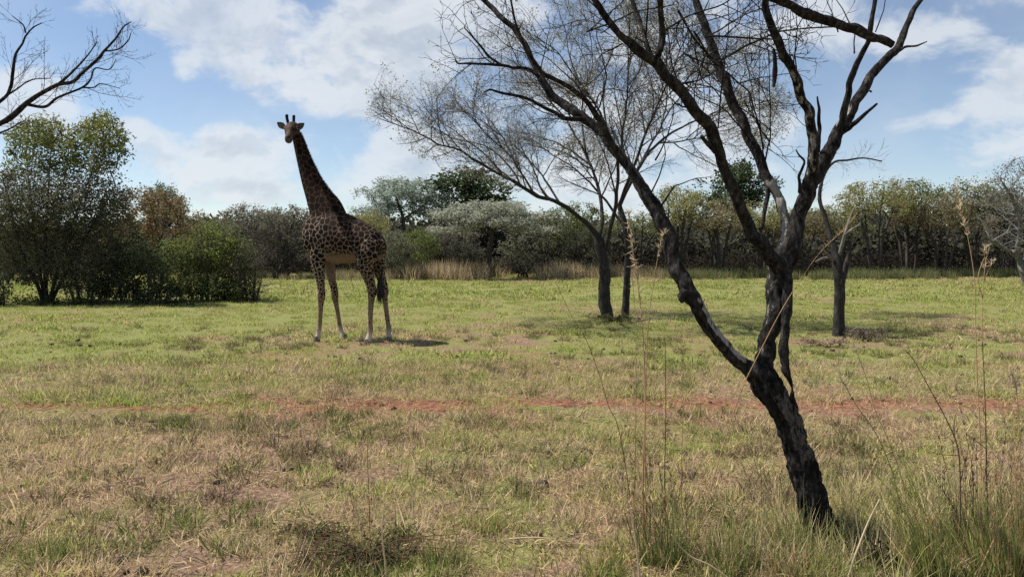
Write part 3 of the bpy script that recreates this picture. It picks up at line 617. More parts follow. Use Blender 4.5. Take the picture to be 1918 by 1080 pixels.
# ------------------------------------------------------------------ the twin-stemmed acacia
def local(pts, D, base):
    """photo points (px, py, depth offset) -> metres relative to base"""
    return [tuple(at(p[0], p[1], D + (p[2] if len(p) > 2 else 0)) - base) for p in pts]
def acacia():
    D = 22.0; base = at(1145, 597, D); base[2] = 0; rng = np.random.default_rng(8)
    t = thing('acacia_tree', 'twin-stemmed umbrella acacia with thinly leaved crown right of the giraffe', 'tree', base)
    P = [([(1137, 604), (1134, 545), (1130, 490), (1122, 445)], None),
         ([(1170, 596, .3), (1173, 540, .3), (1176, 485, .2), (1172, 430, .1), (1160, 385, .2)], None),
         ([(1122, 445), (1093, 413, -.2), (1047, 379, -.5), (1001, 364, -.8), (950, 333, -1), (905, 310, -1.1), (870, 287, -1.2), (820, 268, -1.2), (762, 240, -1.3), (712, 224, -1.3)], (0, 1)),
         ([(1122, 445), (1128, 405, .3), (1120, 350, .8), (1098, 290, 1.3), (1060, 225, 1.8), (1010, 165, 2.2), (960, 110, 2.6)], (0, 1)),
         ([(1130, 480), (1146, 420, -.3), (1158, 350, -.8), (1160, 290, -1.2), (1168, 220, -1.8), (1176, 130, -2.2), (1180, 40, -2.4)], (0, .75)),
         ([(1160, 385, .2), (1195, 315, .5), (1235, 268, .8), (1290, 232, 1.0), (1360, 205, 1.2), (1440, 195, 1.3)], (1, 1)),
         ([(1172, 430, .1), (1130, 370, 1.), (1080, 320, 2), (1020, 280, 2.8), (950, 240, 3.4)], (1, .75)),
         ([(1160, 385, .2), (1190, 300, -.8), (1225, 210, -1.6), (1260, 130, -2.2), (1290, 50, -2.6)], (1, 1)),
         ([(1001, 364, -.8), (960, 300, -1.8), (900, 240, -2.4), (860, 200, -2.8)], (2, .35)),
         ([(1047, 379, -.5), (1010, 320, .2), (960, 270, .6), (880, 215, 1.0), (800, 205, 1.2)], (2, .22)),
         ([(1195, 315, .5), (1250, 215, 1.4), (1310, 140, 2.0), (1380, 80, 2.4)], (5, .3)), ([(1160, 290, -1.2), (1110, 190, -2.0), (1040, 100, -2.6), (960, 40, -3.0)], (4, .4)),
         ([(1098, 290, 1.3), (1090, 200, 1.0), (1110, 100, .8), (1090, 10, .6)], (3, .5)), ([(1235, 268, .8), (1300, 260, -.6), (1370, 240, -1.4), (1420, 230, -2.)], (5, .45))]
    paths = [(local(p, D, base), s) for p, s in P]
    radii = [(.20, .15), (.12, .08), (.085, .010), (.07, .010), (.075, .010), (.07, .010), (.05, .008), (.06, .010), (.035, .007), (.035, .007), (.04, .007), (.04, .007), (.035, .007), (.03, .006)]
    def inside(c):
        w = c + base; px = w[0] / w[1] * F + 959; py = HZ - (w[2] - HC) / w[1] * F; u = (px - 1090) / 405; v = (w[1] - D) / 5.4; q = u * u + v * v
        return q < 1.06 and py < 372 - 140 * max(0, q) ** 1.1 + 25 * (u > .2) and py > 205 - 300 * math.sqrt(max(0, 1.06 - q))
    gg = np.stack(np.meshgrid(np.arange(72), np.arange(64), np.arange(60), indexing='ij'), -1).reshape(-1, 3) * .2
    NG = fbm(gg * np.array([1, 1, 2.0]), .62, 3, 4).reshape(72, 64, 60)
    shell = inside
    def inside(c):
        i = ((c + np.array([7.2, 6.4, 0])) / .2).astype(int); i = np.clip(i, 0, (71, 63, 59)); return NG[i[0], i[1], i[2]] > .40 and shell(c)
    b = MB(); tips = []; tw = MB()
    for k, ((q, src), (r0, r1)) in enumerate(zip(paths, radii)):
        p = resample(catmull(q, 6), .09); wob = (np.stack([fbm(p, 1.6, 3, 5 + k), fbm(p, 1.6, 3, 25 + k), fbm(p, 1.6, 3, 45 + k)], 1) - .5) * .16 * np.clip(np.linspace(0, 3, len(p)), 0, 1)[:, None]
        p = p + wob; r = r0 + (r1 - r0) * np.linspace(0, 1, len(p)) ** .75; b.tube(p, r, 12 if k < 2 else 8, .22, 9, k)
        ramify(tw, p, r, rng, [(.21, (1.7, 3.9), 38, .010, .16 if k > 1 else .93), (.14, (.6, 1.6), 38, .0085, .1), (.095, (.22, .75), 38, .0085, .1)], inside, tips, .012, .12, .93)
    ob('trunk', b.mesh('trunk', M_BARK_THORN), t); M_TWIG = bark_mat('grey twig bark', (.075, .066, .06), (.20, .18, .165), 14); o = ob('twigs', tw.mesh('twigs', M_TWIG), t); o['kind'] = 'stuff'
    tp = np.vstack(tips); print('acacia twigs', len(tips), len(tp)); m = tp[rng.uniform(0, 1, len(tp)) < .35]; d = nrm(rng.normal(size=m.shape) + np.array([0, 0, .4])) * rng.uniform(.08, .26, len(m))[:, None]
    sp = MB(); sp.blades(m, m + d, .008, .02, rng, 1); o = ob('twig_tips', sp.mesh('twig_tips', M_TWIG), t); o['kind'] = 'stuff'
    e = (m + d * rng.uniform(.4, 1., (len(m), 1))); e = e[(fbm(e, .7, 3, 12) + .03 * (e[:, 2] - 5) > .50)]
    lf = MB(); e = np.repeat(e, 2, 0) + rng.normal(0, .05, (len(e) * 2, 3)); lf.cards(e, rng.uniform(.035, .08, len(e)), rng, aspect=.6)
    o = ob('crown', lf.mesh('crown', M_LEAF_THORN, False), t); o['kind'] = 'stuff'
    return t
acacia()

# ------------------------------------------------------------------ slim bare tree at right
def slim_tree():
    D = 17.3; base = at(1572, 630, D); base[2] = 0; rng = np.random.default_rng(5)
    t = thing('bare_tree', 'slim half-dead tree with pale broken stubs in the field at right', 'tree', base)
    def path(pts, n=6): 
        q = catmull(np.array([[*(at(p[0], p[1], D + p[3]) - base), p[2] / F * D] for p in pts]), n); return q[:, :3], q[:, 3]
    b = MB()
    tr = [(1572, 640, 13, 0), (1571, 600, 10, 0), (1573, 545, 10, 0), (1570, 500, 10.5, 0), (1564, 470, 7, .05), (1557, 448, 5.5, .1), (1546, 408, 4.2, .2), (1535, 371, 3.4, .3), (1543, 329, 2.8, .4), (1562, 304, 2.1, .4), (1587, 300, 1.9, .3), (1617, 296, 1.5, .2), (1652, 302, 1, .1)]
    p, r = path(tr); b.tube(p, r, 12, .25, 6, 2)
    p2, r2 = path([(1574, 535, 7.5, -.05), (1581, 510, 6, -.1), (1590, 475, 4.6, -.15), (1592, 452, 3.4, -.2)]); b.tube(p2, r2, 9, .25, 6, 3)
    ob('trunk', b.mesh('trunk', M_BARK_THORN), t)
    for k, pts in enumerate([[(1570, 485, 6, 0), (1577, 460, 5, -.1), (1584, 435, 4.2, -.2), (1592, 410, 3.5, -.2), (1600, 390, 2.2, -.25)], [(1582, 440, 3.6, -.2), (1598, 428, 3, -.3), (1612, 418, 2.2, -.35), (1606, 406, 1.2, -.35)],
                             [(1563, 488, 5.5, 0), (1548, 474, 4, -.15), (1537, 466, 3, -.2), (1520, 458, 2.2, -.3), (1505, 449, 1.2, -.35)], [(1556, 482, 4, -.05), (1540, 484, 3, -.2), (1528, 490, 2, -.3)]]):
        s = MB(); p, r = path(pts); s.tube(p, r * .68, 7, .3, 12, 9 + k); ob('dead_branch', s.mesh('dead_branch', M_BARK_PALE), t)
    # fine twigs off the upper stem
    pp, rr_ = path(tr[6:], 5); s = MB(); ramify(s, pp, rr_, rng, [(.12, (.4, 1.0), 38, .008, .05), (.10, (.15, .45), 38, .008, .1), (.07, (.06, .2), 38, .008, .1)], None, None, .04, .13)
    o = ob('twigs', s.mesh('twigs', M_BARK_THORN), t); o['kind'] = 'stuff'
slim_tree()

# ------------------------------------------------------------------ grey leaning thorn tree at the right edge
def edge_tree():
    D = 38.0; base = at(1930, 545, D); base[2] = 0; rng = np.random.default_rng(15)
    t = thing('thorn_tree', 'grey leafless thorn tree leaning in from the right edge', 'tree', base)
    P = [([(1930, 545), (1918, 505), (1903, 478), (1880, 466, -.4), (1856, 452, -.8)], None), ([(1918, 505), (1935, 440, .3), (1940, 380, .6)], (0, .35)),
         ([(1903, 478), (1912, 420, -.8), (1895, 370, -1.2), (1870, 330, -1.4)], (0, .6)), ([(1935, 440), (1980, 390), (2030, 350)], (1, .5))]
    paths = [(local(p, D, base), s) for p, s in P]
    A = np.array([at(1945 + 122 * x, 388 + 105 * z, D + 2.8 * y) - base for x, y, z in nrm(rng.normal(size=(5000, 3))) * (rng.uniform(0, 1, (5000, 1)) ** .4)])
    nd, pr = grow(paths, A, .2, 1.9, .24, 55, rng, (-.05, 0, .05), .12)
    ch, r = skeleton(nd, pr, .008, 2.3, .24); b = MB(); limbs(b, nd, pr, ch, r, (8, 5, 3), (.06, .02), .2, 4, 2)
    ob('trunk', b.mesh('trunk', bark_mat('grey bark', (.10, .092, .086), (.32, .30, .28), 8)), t)
    tips = nd[r < .016]; lf = MB(); e = np.repeat(tips, 2, 0) + rng.normal(0, .12, (len(tips) * 2, 3)); e = e[fbm(e, .6, 3, 2) > .5]
    lf.cards(e, rng.uniform(.08, .15, len(e)), rng); o = ob('crown', lf.mesh('crown', M_LEAF, False), t); o.color = (.13, .12, .09, 1)
edge_tree()

# ------------------------------------------------------------------ bush group at the left
def bush_tree():
    D = 28.0; base = at(92, 566, D); base[2] = 0; rng = np.random.default_rng(25)
    t = thing('bush_tree', 'tall many-stemmed bush tree with green top at the left edge', 'tree', base)
    P = []
    for x1, y1, x2, y2, d1 in ((40, 470, 5, 330, -.5), (65, 450, 50, 300, .6), (85, 450, 95, 280, -.3), (105, 440, 130, 270, .8), (120, 460, 180, 300, -.8), (140, 480, 215, 350, .3), (30, 490, -40, 390, .2)):
        P.append(([(88 + (x1 - 88) * .12, 570), ((88 + x1) / 2 + rng.normal(0, 4), 520, d1 * .4), (x1, y1, d1), ((x1 + x2) / 2, (y1 + y2) / 2, d1 * 1.4), (x2, y2, d1 * 2)], None))
    paths = [(local(p, D, base), s) for p, s in P]
    A = []
    for cx, cy, rx, ry, dz, n in ((85, 275, 75, 55, 1.4, 1100), (190, 265, 55, 62, 1.2, 900), (100, 380, 135, 90, 2.0, 3200), (20, 400, 90, 100, 1.6, 1500), (200, 390, 50, 70, 1.2, 800), (110, 480, 120, 70, 1.5, 1400)):
        q = nrm(rng.normal(size=(n, 3))) * (rng.uniform(0, 1, (n, 1)) ** .45)
        A += [at(cx + rx * x, cy + ry * z, D + dz * y) - base for x, y, z in q]
    nd, pr = grow(paths, A, .13, 1.3, .17, 60, rng, (0, 0, .12), .12)
    cap = np.concatenate([np.linspace(.075, .012, len(resample(catmull(q[0], 5), .13))) for q in paths])
    ch, r = skeleton(nd, pr, .005, 2.2, .075, cap); b = MB(); limbs(b, nd, pr, ch, r, (7, 5, 3), (.04, .015))
    ob('trunk', b.mesh('trunk', bark_mat('dark bush bark', (.022, .019, .017), (.085, .075, .066), 10)), t)
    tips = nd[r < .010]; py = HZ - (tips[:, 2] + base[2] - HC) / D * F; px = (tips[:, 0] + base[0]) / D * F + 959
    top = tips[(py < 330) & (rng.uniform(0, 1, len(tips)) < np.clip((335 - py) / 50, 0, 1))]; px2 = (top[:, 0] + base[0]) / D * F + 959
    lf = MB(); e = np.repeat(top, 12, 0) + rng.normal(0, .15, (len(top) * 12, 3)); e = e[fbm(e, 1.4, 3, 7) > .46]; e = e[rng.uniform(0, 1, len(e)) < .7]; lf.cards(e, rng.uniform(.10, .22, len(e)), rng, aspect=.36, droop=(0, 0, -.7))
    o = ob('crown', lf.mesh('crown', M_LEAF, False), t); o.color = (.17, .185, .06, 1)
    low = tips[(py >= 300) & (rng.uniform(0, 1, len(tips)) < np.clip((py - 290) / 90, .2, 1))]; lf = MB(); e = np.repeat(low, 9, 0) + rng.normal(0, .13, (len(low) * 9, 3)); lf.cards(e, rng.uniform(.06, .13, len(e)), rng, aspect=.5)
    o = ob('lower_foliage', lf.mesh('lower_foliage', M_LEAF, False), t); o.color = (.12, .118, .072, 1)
bush_tree()
def bush(px, py, D, ells, leaf, per, color, label, seed, keep=.85, top_color=None, aspect=.55, stems=7, twig=.09, spread=.1, name='bush', cat='bush', kill=.19, step=.14):
    """a shrub given by ellipsoids (px, py, rx, ry, depth radius m, depth offset m, count)"""
    base = at(px, py, D); base[2] = 0; rng = np.random.default_rng(seed)
    t = thing(name, label, cat, base); P = []
    xs_ = [e[0] for e in ells]; x0, x1 = min(xs_), max(xs_)
    for k in range(stems):
        e = ells[k % len(ells)]; tx = e[0] + rng.normal(0, e[2] * .3); d = e[5] + rng.normal(0, e[4] * .4); sx = px + (tx - px) * .55
        P.append(([(sx, HZ + F * HC / D + 3, d * .4), ((sx * .6 + tx * .4), (HZ + F * HC / D) * .6 + e[1] * .4, d * .7), (tx, e[1], d)], None))
    paths = [(local(p, D, base), s) for p, s in P]; A = []
    for cx, cy, rx, ry, dr, do, n in ells:
        n = int(n * 2.6); q = nrm(rng.normal(size=(n, 3))) * (rng.uniform(0, 1, (n, 1)) ** .42); A += [at(cx + rx * x, cy + ry * z, D + do + dr * y) - base for x, y, z in q]
    A = np.array(A); A = A[A[:, 2] > .05]; A = A[fbm(A, 1.1, 3, seed) > .37]
    nd, pr = grow(paths, A, step, 1.3, kill, 45, rng, (0, 0, .1), .2); nd[:, 2] = np.maximum(nd[:, 2], -.1)
    ch, r = skeleton(nd, pr, .005, 2.3, twig * .6); b = MB(); limbs(b, nd, pr, ch, r, (6, 4, 3), (.03, .012)); ob('stems', b.mesh('stems', M_BARK_FAR), t)
    tips = nd[r < .014]; tips = tips[rng.uniform(0, 1, len(tips)) < keep]
    lf = MB(); e = np.repeat(tips, int(per * 1.6), 0) + rng.normal(0, spread, (len(tips) * int(per * 1.6), 3)); e = e[e[:, 2] > .02]
    e = e[fbm(e, 1.3, 3, seed + 5) > .30]; new = (fbm(e, .9, 2, seed + 9) > .54) & (e[:, 2] > .6) if top_color else np.zeros(len(e), bool)
    for nm_, sel_, c_ in (('foliage', ~new, color), ('new_growth', new, top_color)):
        if sel_.any():
            lf = MB(); lf.cards(e[sel_], leaf * .92 * rng.uniform(.6, 1.4, sel_.sum()), rng, aspect=aspect); o = ob(nm_, lf.mesh(nm_, M_LEAF, False), t); o.color = (*c_, 1); o['kind'] = 'stuff'
    return t
bush(160, 556, 29.5, [(150, 525, 50, 40, 1.0, 0, 170), (190, 535, 40, 30, .9, -.3, 100)], .11, 9, (.22, .23, .17), 'small grey-green shrub at the foot of the tall bush tree', 61)
bush(245, 562, 29.0, [(235, 490, 60, 62, 1.2, 0, 330), (270, 520, 60, 48, 1.1, -.4, 300), (215, 535, 45, 34, 1.0, -.4, 180), (280, 550, 60, 22, .9, -.5, 160)], .11, 9, (.105, .118, .062), 'dark green bush between the grey-green shrub and the bright bush', 62)
bush(390, 560, 29.5, [(330, 500, 42, 58, 1.0, -.2, 240), (400, 470, 62, 56, 1.3, .2, 380), (440, 500, 46, 60, 1.1, 0, 260), (370, 535, 70, 34, 1.0, -.5, 260), (430, 545, 60, 24, .9, -.4, 160)], .11, 10, (.125, .14, .058), 'bright green rounded bush left of the giraffe', 63, top_color=(.19, .225, .06))
bush(470, 556, 29.0, [(462, 500, 42, 50, 1.0, -.3, 330), (485, 530, 34, 30, .9, -.4, 170)], .06, 3, (.13, .115, .09), 'grey leafless twiggy shrub at the right end of the bright green bush', 64, keep=.6)
bush(8, 575, 26.5, [(-5, 545, 30, 34, .8, 0, 130)], .11, 9, (.05, .06, .035), 'low dark shrub cut by the left edge under the tall bush tree', 65)
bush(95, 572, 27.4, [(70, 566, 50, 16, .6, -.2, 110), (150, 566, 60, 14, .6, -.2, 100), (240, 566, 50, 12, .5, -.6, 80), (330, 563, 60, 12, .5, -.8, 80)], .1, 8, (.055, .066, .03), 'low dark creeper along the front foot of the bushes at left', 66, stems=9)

# ------------------------------------------------------------------ giraffe
def giraffe():
    D0 = 16.5; base = at(655, 638, D0); base[2] = 0; mpp = D0 / F
    t = thing('giraffe', 'tall dark patched giraffe standing in the open field facing the camera', 'giraffe', base)
    def P(px, py, d=0): return at(px, py, D0 + d) - base
    b = MB()
    def loft(st, sides=20):
        """stations: (centre xyz, axis a (vec), axis b (vec)) -> closed tube"""
        V = []; ang = np.arange(sides) * 2 * math.pi / sides
        for c, a, e in st: V.append(np.array(c) + np.cos(ang)[:, None] * np.array(a) + np.sin(ang)[:, None] * np.array(e))
        n = len(V); V = np.vstack(V + [np.array(st[0][0])[None], np.array(st[-1][0])[None]])
        k = np.arange(n - 1)[:, None] * sides; j = np.arange(sides)[None]; j2 = (j + 1) % sides
        q = np.stack([k + j, k + j2, k + sides + j2, k + sides + j], -1).reshape(-1, 4); jj = np.arange(sides); j3 = (jj + 1) % sides
        tr = np.vstack([np.stack([np.full(sides, n * sides), j3, jj], -1), np.stack([np.full(sides, n * sides + 1), (n - 1) * sides + jj, (n - 1) * sides + j3], -1)])
        b.add(V, q, tr)
    def path_loft(pts, n=6, sides=18, lat=(.35, 1, 0)):
        """pts: (px, py, depth, in-plane radius px, lateral radius m); rings perpendicular to the path"""
        q = catmull(np.array([[*P(p[0], p[1], p[2]), p[3] * mpp, p[4]] for p in pts]), n); c = q[:, :3]
        T = nrm(np.gradient(c, axis=0)); Lt = np.array(lat) / np.linalg.norm(lat)
        st = []
        for k in range(len(c)):
            l = Lt - T[k] * (Lt @ T[k]); l /= np.linalg.norm(l); a = np.cross(T[k], l); st.append((c[k], a * max(q[k, 3], .004), l * max(q[k, 4], .004)))
        loft(st, sides)
    YAW = R(22); latv = np.array([math.sin(YAW), math.cos(YAW), 0]); fw = np.array([-math.cos(YAW), math.sin(YAW), 0])
    # trunk of the body: vertical sections along the body axis (px, top, bottom, half width)
    bs = catmull(np.array([(571, 430, 452, .05), (575, 418, 468, .18), (583, 402, 485, .28), (602, 394, 488, .34), (625, 391, 493, .385), (650, 400, 493, .40), (672, 411, 491, .395), (690, 421, 490, .37), (704, 432, 488, .33), (713, 444, 482, .25), (718.5, 455, 472, .12)]), 4)
    st = []
    for px, yt, yb, w in bs:
        d = (645 - px) * mpp * math.tan(YAW); c = (P(px, yt, d) + P(px, yb, d)) / 2; h = (yb - yt) / 2 * mpp
        st.append((c, latv * w, np.array([0, 0, h])))
    loft(st, 28)
    # neck
    path_loft([(552, 246, .42, 8.5, .085), (557, 262, .40, 9.5, .095), (567, 296, .37, 13, .115), (581, 334, .33, 19.5, .15), (596, 367, .28, 26.5, .20), (610, 394, .22, 35.5, .26), (620, 425, .15, 39, .31), (632, 450, .08, 30, .30)], 6, 22, latv)
    # shoulders and haunches
    nr, fr = -.24, .24
    def leg(pts, off): path_loft([(p[0], p[1], p[2] + off, p[3], p[4]) for p in pts], 7, 16, latv)
    leg([(604, 425, .10, 17, .10), (598, 462, .12, 19, .14), (596, 495, .14, 14.5, .12), (600, 525, .16, 8.8, .085), (602, 543, .17, 7.4, .075), (602, 556, .17, 7.8, .08), (601, 568, .17, 5.6, .058), (600, 590, .17, 4.3, .046), (598.5, 610, .17, 4.4, .048), (597, 619, .165, 5.4, .056), (595.5, 627, .15, 4.6, .05), (593.5, 638, .12, 6.6, .068)], nr + .12)
    leg([(620, 430, .10, 15, .10), (614, 462, .1, 17, .14), (616, 495, .1, 13, .12), (622, 525, .1, 8.2, .085), (626, 541, .1, 7.0, .075), (627, 553, .1, 7.6, .08), (629, 566, .1, 5.4, .058), (633, 588, .1, 4.2, .046), (636, 607, .1, 4.4, .048), (637.5, 616, .1, 5.2, .056), (640, 624, .08, 4.5, .05), (644, 636, .04, 6.4, .068)], fr + .12)
    leg([(690, 450, -.15, 17, .12), (688, 472, -.15, 23, .17), (684, 492, -.15, 18, .14), (689, 515, -.13, 12, .10), (695, 535, -.12, 9.0, .08), (697, 547, -.12, 9.2, .08), (695.5, 562, -.12, 6.0, .06), (694, 585, -.13, 4.9, .05), (693.5, 608, -.13, 4.8, .05), (693.5, 618, -.13, 5.8, .058), (692, 627, -.15, 4.8, .052), (688.5, 640, -.18, 6.8, .07)], nr - .10)
    leg([(704, 454, -.15, 12, .12), (708, 472, -.15, 15, .16), (708, 495, -.15, 13, .13), (713, 517, -.13, 9.5, .10), (719, 535, -.12, 7.6, .08), (720.5, 546, -.12, 7.6, .08), (721, 560, -.12, 5.2, .06), (724, 585, -.13, 4.6, .05), (727, 607, -.13, 4.5, .05), (728.5, 617, -.13, 5.4, .058), (728.5, 626, -.15, 4.6, .052), (728.5, 638, -.18, 6.6, .07)], fr - .14)
    # tail stem
    path_loft([(716, 449, -.42, 4, .05), (719, 465, -.46, 2.8, .034), (717.5, 490, -.48, 2.0, .024), (714.5, 515, -.48, 1.9, .022), (713, 525, -.48, 1.8, .02)], 5, 10, latv)
    # head: from the poll towards the camera and down-left
    hd = [(553, 243, .42, 11.5, .125), (549, 241, .30, 13.5, .15), (545.5, 243, .18, 13.5, .145), (543.5, 248, .06, 11.5, .118), (542, 254, -.05, 9, .088), (541, 259, -.14, 8.3, .083), (540.5, 262, -.20, 7.5, .08), (540.3, 263.5, -.235, 4.5, .055)]
    path_loft(hd, 5, 20, (1, .12, .1))
    # brow ridges, jaw
    for sx in (-1, 1):
        c = P(546.5 + sx * 11.5, 240.5, .18); s = []
        for k in range(9):
            a = math.pi * k / 8; s.append((c + np.array([0, -.075 * math.cos(a), 0]), np.array([.045 * math.sin(a) + .002, 0, 0]), np.array([0, 0, .05 * math.sin(a) + .002])))
        loft(s, 12)
    # ossicones
    for x0, x1, yt in ((540.5, 537.3, 214), (550, 550.3, 215.5)):
        path_loft([(x0, 236, .33, 3.4, .042), (x0 * .6 + x1 * .4, 229, .34, 3.0, .036), (x1, 220, .35, 3.0, .036), (x1, yt + 1.5, .35, 3.2, .038), (x1, yt, .35, 2.0, .022)], 5, 12, (0, 1, 0))
    tmp = ob('tmp', b.mesh('tmp', M_SOIL)); m = tmp.modifiers.new('r', 'REMESH'); m.mode = 'VOXEL'; m.voxel_size = .0125
    m = tmp.modifiers.new('s', 'SMOOTH'); m.factor = .5; m.iterations = 6
    dg = bpy.context.evaluated_depsgraph_get(); me = bpy.data.meshes.new_from_object(tmp.evaluated_get(dg)); bpy.data.objects.remove(tmp)
    me.name = 'body'; me.materials.clear(); n = len(me.vertices); V = np.zeros(n * 3, np.float32); me.vertices.foreach_get('co', V); V = V.reshape(-1, 3).astype(float)
    NV = np.zeros(n * 3, np.float32); me.vertices.foreach_get('normal', NV); NV = NV.reshape(-1, 3)
    # ---- coat pattern: patches around scattered seeds, smaller down the legs
    z = V[:, 2]; wx = V + base; px = wx[:, 0] / wx[:, 1] * F + 959; py = HZ - (wx[:, 2] - HC) / wx[:, 1] * F
    def cell(z): return np.interp(z, [0, .6, 1.1, 1.5, 1.9, 2.4, 2.9, 3.6, 4.3, 4.8], [.04, .05, .056, .066, .082, .098, .115, .13, .11, .06])
    rng = np.random.default_rng(3); order = rng.permutation(n); seeds = []; grid = {}; g = .18
    for i in order[:40000]:
        p = V[i]; c = cell(p[2]); k = tuple((p // g).astype(int)); ok = True
        for a in (-1, 0, 1):
            for e in (-1, 0, 1):
                for f in (-1, 0, 1):
                    for s_ in grid.get((k[0] + a, k[1] + e, k[2] + f), ()):
                        if (s_[0] - p[0]) ** 2 + (s_[1] - p[1]) ** 2 + (s_[2] - p[2]) ** 2 < c * c * s_[3]: ok = False
        if ok:
            q = (*p, rng.uniform(.45, 1.5)); grid.setdefault(k, []).append(q); seeds.append(q)
    S = np.array(seeds)[:, :3]; kd = kdtree.KDTree(len(S))
    for i, p in enumerate(S): kd.insert(p, i)
    kd.balance()
    wob = np.stack([fbm(V, 14, 2, 1), fbm(V, 14, 2, 2), fbm(V, 14, 2, 3)], 1) - .5; Q = V + wob * .075
    ed = np.zeros(n); cid = np.zeros(n)
    for i in range(n):
        r_ = kd.find_n(Q[i], 2); ed[i] = (r_[1][2] - r_[0][2]) * .5; cid[i] = r_[0][1]
    lw = np.interp(z, [0, .9, 1.5, 2.0, 2.6, 3.2, 4.5], [.012, .0095, .0068, .0055, .0048, .005, .005])
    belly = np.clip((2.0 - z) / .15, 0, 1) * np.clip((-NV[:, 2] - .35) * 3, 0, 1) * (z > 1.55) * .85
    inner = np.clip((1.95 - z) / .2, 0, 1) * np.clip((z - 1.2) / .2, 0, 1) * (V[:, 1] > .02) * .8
    low = np.clip((1.02 - z) / .25, 0, 1) * .55 + np.clip((.45 - z) / .2, 0, 1) * .6
    patch = np.clip((ed - lw) / .010 + .5, 0, 1)
    patch *= 1 - np.clip(belly + inner + low * (fbm(V, 9, 2, 8) > .35), 0, 1)
    def dist(pts):
        pts = catmull(np.array(pts), 6); return np.sqrt(((V[:, None, :] - pts[None]) ** 2).sum(-1)).min(1)
    top_ = np.where(z > 4.2)[0]; head = np.zeros(n, bool); V_all = V; V = V_all[top_]
    head[top_] = dist([P(h[0], h[1], h[2]) for h in hd]) < dist([P(560, 262, .40), P(567, 296, .37), P(581, 334, .33)]) + .02; V = V_all
    fb = fbm(V, 22, 3, 19)
    patch = np.where(head, np.clip((fb - .40) * 6, 0, 1) * .85, patch)
    cr = hsh(cid.astype(np.int64), 3, 5, 7)[:, None]
    pc = np.array([.006, .0038, .003]) * (1 - cr) + np.array([.019, .0095, .006]) * cr
    line_body = np.array([.24, .175, .128]); line_neck = np.array([.10, .056, .038]); k = np.clip((z - 2.05 - .5 * np.clip((V[:, 0] - .3) / .5, 0, 1) + .0 * z) / .75, 0, 1)[:, None]
    lc = line_body * (1 - k) + line_neck * k
    k = (np.clip((-.38 - V[:, 0]) / .2, 0, 1) * np.clip((2.9 - z) / .4, 0, 1))[:, None]; lc = lc * (1 - k) + np.array([.34, .265, .205]) * k
    legc = np.array([.23, .16, .11]); k = np.clip((1.5 - z) / .5, 0, 1)[:, None]; lc = lc * (1 - k) + legc * k
    k = np.clip((.30 - z) / .12, 0, 1)[:, None]; lc = lc * (1 - k) + np.array([.46, .38, .30]) * k
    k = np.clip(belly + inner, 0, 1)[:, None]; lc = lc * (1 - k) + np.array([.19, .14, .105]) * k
    lc = np.where(head[:, None], np.array([.10, .066, .048]), lc)
    col = lc * (1 - patch[:, None]) + pc * patch[:, None]
    tipd = (z > HC + (HZ - 229) / F * 16.8); col = np.where(tipd[:, None], np.array([.012, .010, .010]), col)
    muz = head & (py > 259); col = np.where(muz[:, None], np.array([.085, .06, .05]), col)
    tail = (px > 709) & (py > 500) & (py < 530) & (V[:, 1] < -.38); col = np.where(tail[:, None], np.array([.02, .015, .012]), col)
    col *= (.85 + .3 * fbm(V, 30, 2, 44))[:, None]
    ca = me.color_attributes.new('coat', 'FLOAT_COLOR', 'POINT'); ca.data.foreach_set('color', np.column_stack([col, np.ones(n)]).astype(np.float32).ravel())
    mt = bpy.data.materials.new('giraffe coat'); nt, N, L = nodes(mt); out = N.new('ShaderNodeOutputMaterial'); bs_ = N.new('ShaderNodeBsdfPrincipled'); L.new(bs_.outputs[0], out.inputs[0])
    a_ = N.new('ShaderNodeAttribute'); a_.attribute_name = 'coat'; L.new(a_.outputs['Color'], bs_.inputs['Base Color']); bs_.inputs['Roughness'].default_value = .75; bs_.inputs['Specular IOR Level'].default_value = .06
    tcn = N.new('ShaderNodeTexCoord'); no = N.new('ShaderNodeTexNoise'); no.inputs['Scale'].default_value = 90; no.inputs['Detail'].default_value = 4; L.new(tcn.outputs['Object'], no.inputs['Vector'])
    bp = N.new('ShaderNodeBump'); bp.inputs['Strength'].default_value = .35; bp.inputs['Distance'].default_value = .01; L.new(no.outputs['Fac'], bp.inputs['Height']); L.new(bp.outputs[0], bs_.inputs['Normal'])
    me.materials.append(mt); me.polygons.foreach_set('use_smooth', np.ones(len(me.polygons), bool)); ob('body', me, t)
    def plain(nm, c, rough=.6):
        m = bpy.data.materials.new(nm); nt, N, L = nodes(m); o = N.new('ShaderNodeOutputMaterial'); p = N.new('ShaderNodeBsdfPrincipled'); L.new(p.outputs[0], o.inputs[0]); p.inputs['Roughness'].default_value = rough
        tc = N.new('ShaderNodeTexCoord'); no = N.new('ShaderNodeTexNoise'); no.inputs['Scale'].default_value = 40; L.new(tc.outputs['Object'], no.inputs['Vector'])
        r = ramp_node(N, [(.3, tuple(x * .7 for x in c)), (.7, tuple(x * 1.25 for x in c))]); L.new(no.outputs['Fac'], r.inputs[0]); L.new(r.outputs[0], p.inputs['Base Color']); return m
    M_HOOF = plain('hoof horn', (.15, .115, .09)); M_HAIR = plain('black hair', (.012, .010, .010), .8); M_EAR = plain('ear hair', (.11, .08, .06), .9); M_EYE = plain('eye', (.008, .006, .006), .1); M_MANE = plain('mane', (.045, .022, .014), .9)
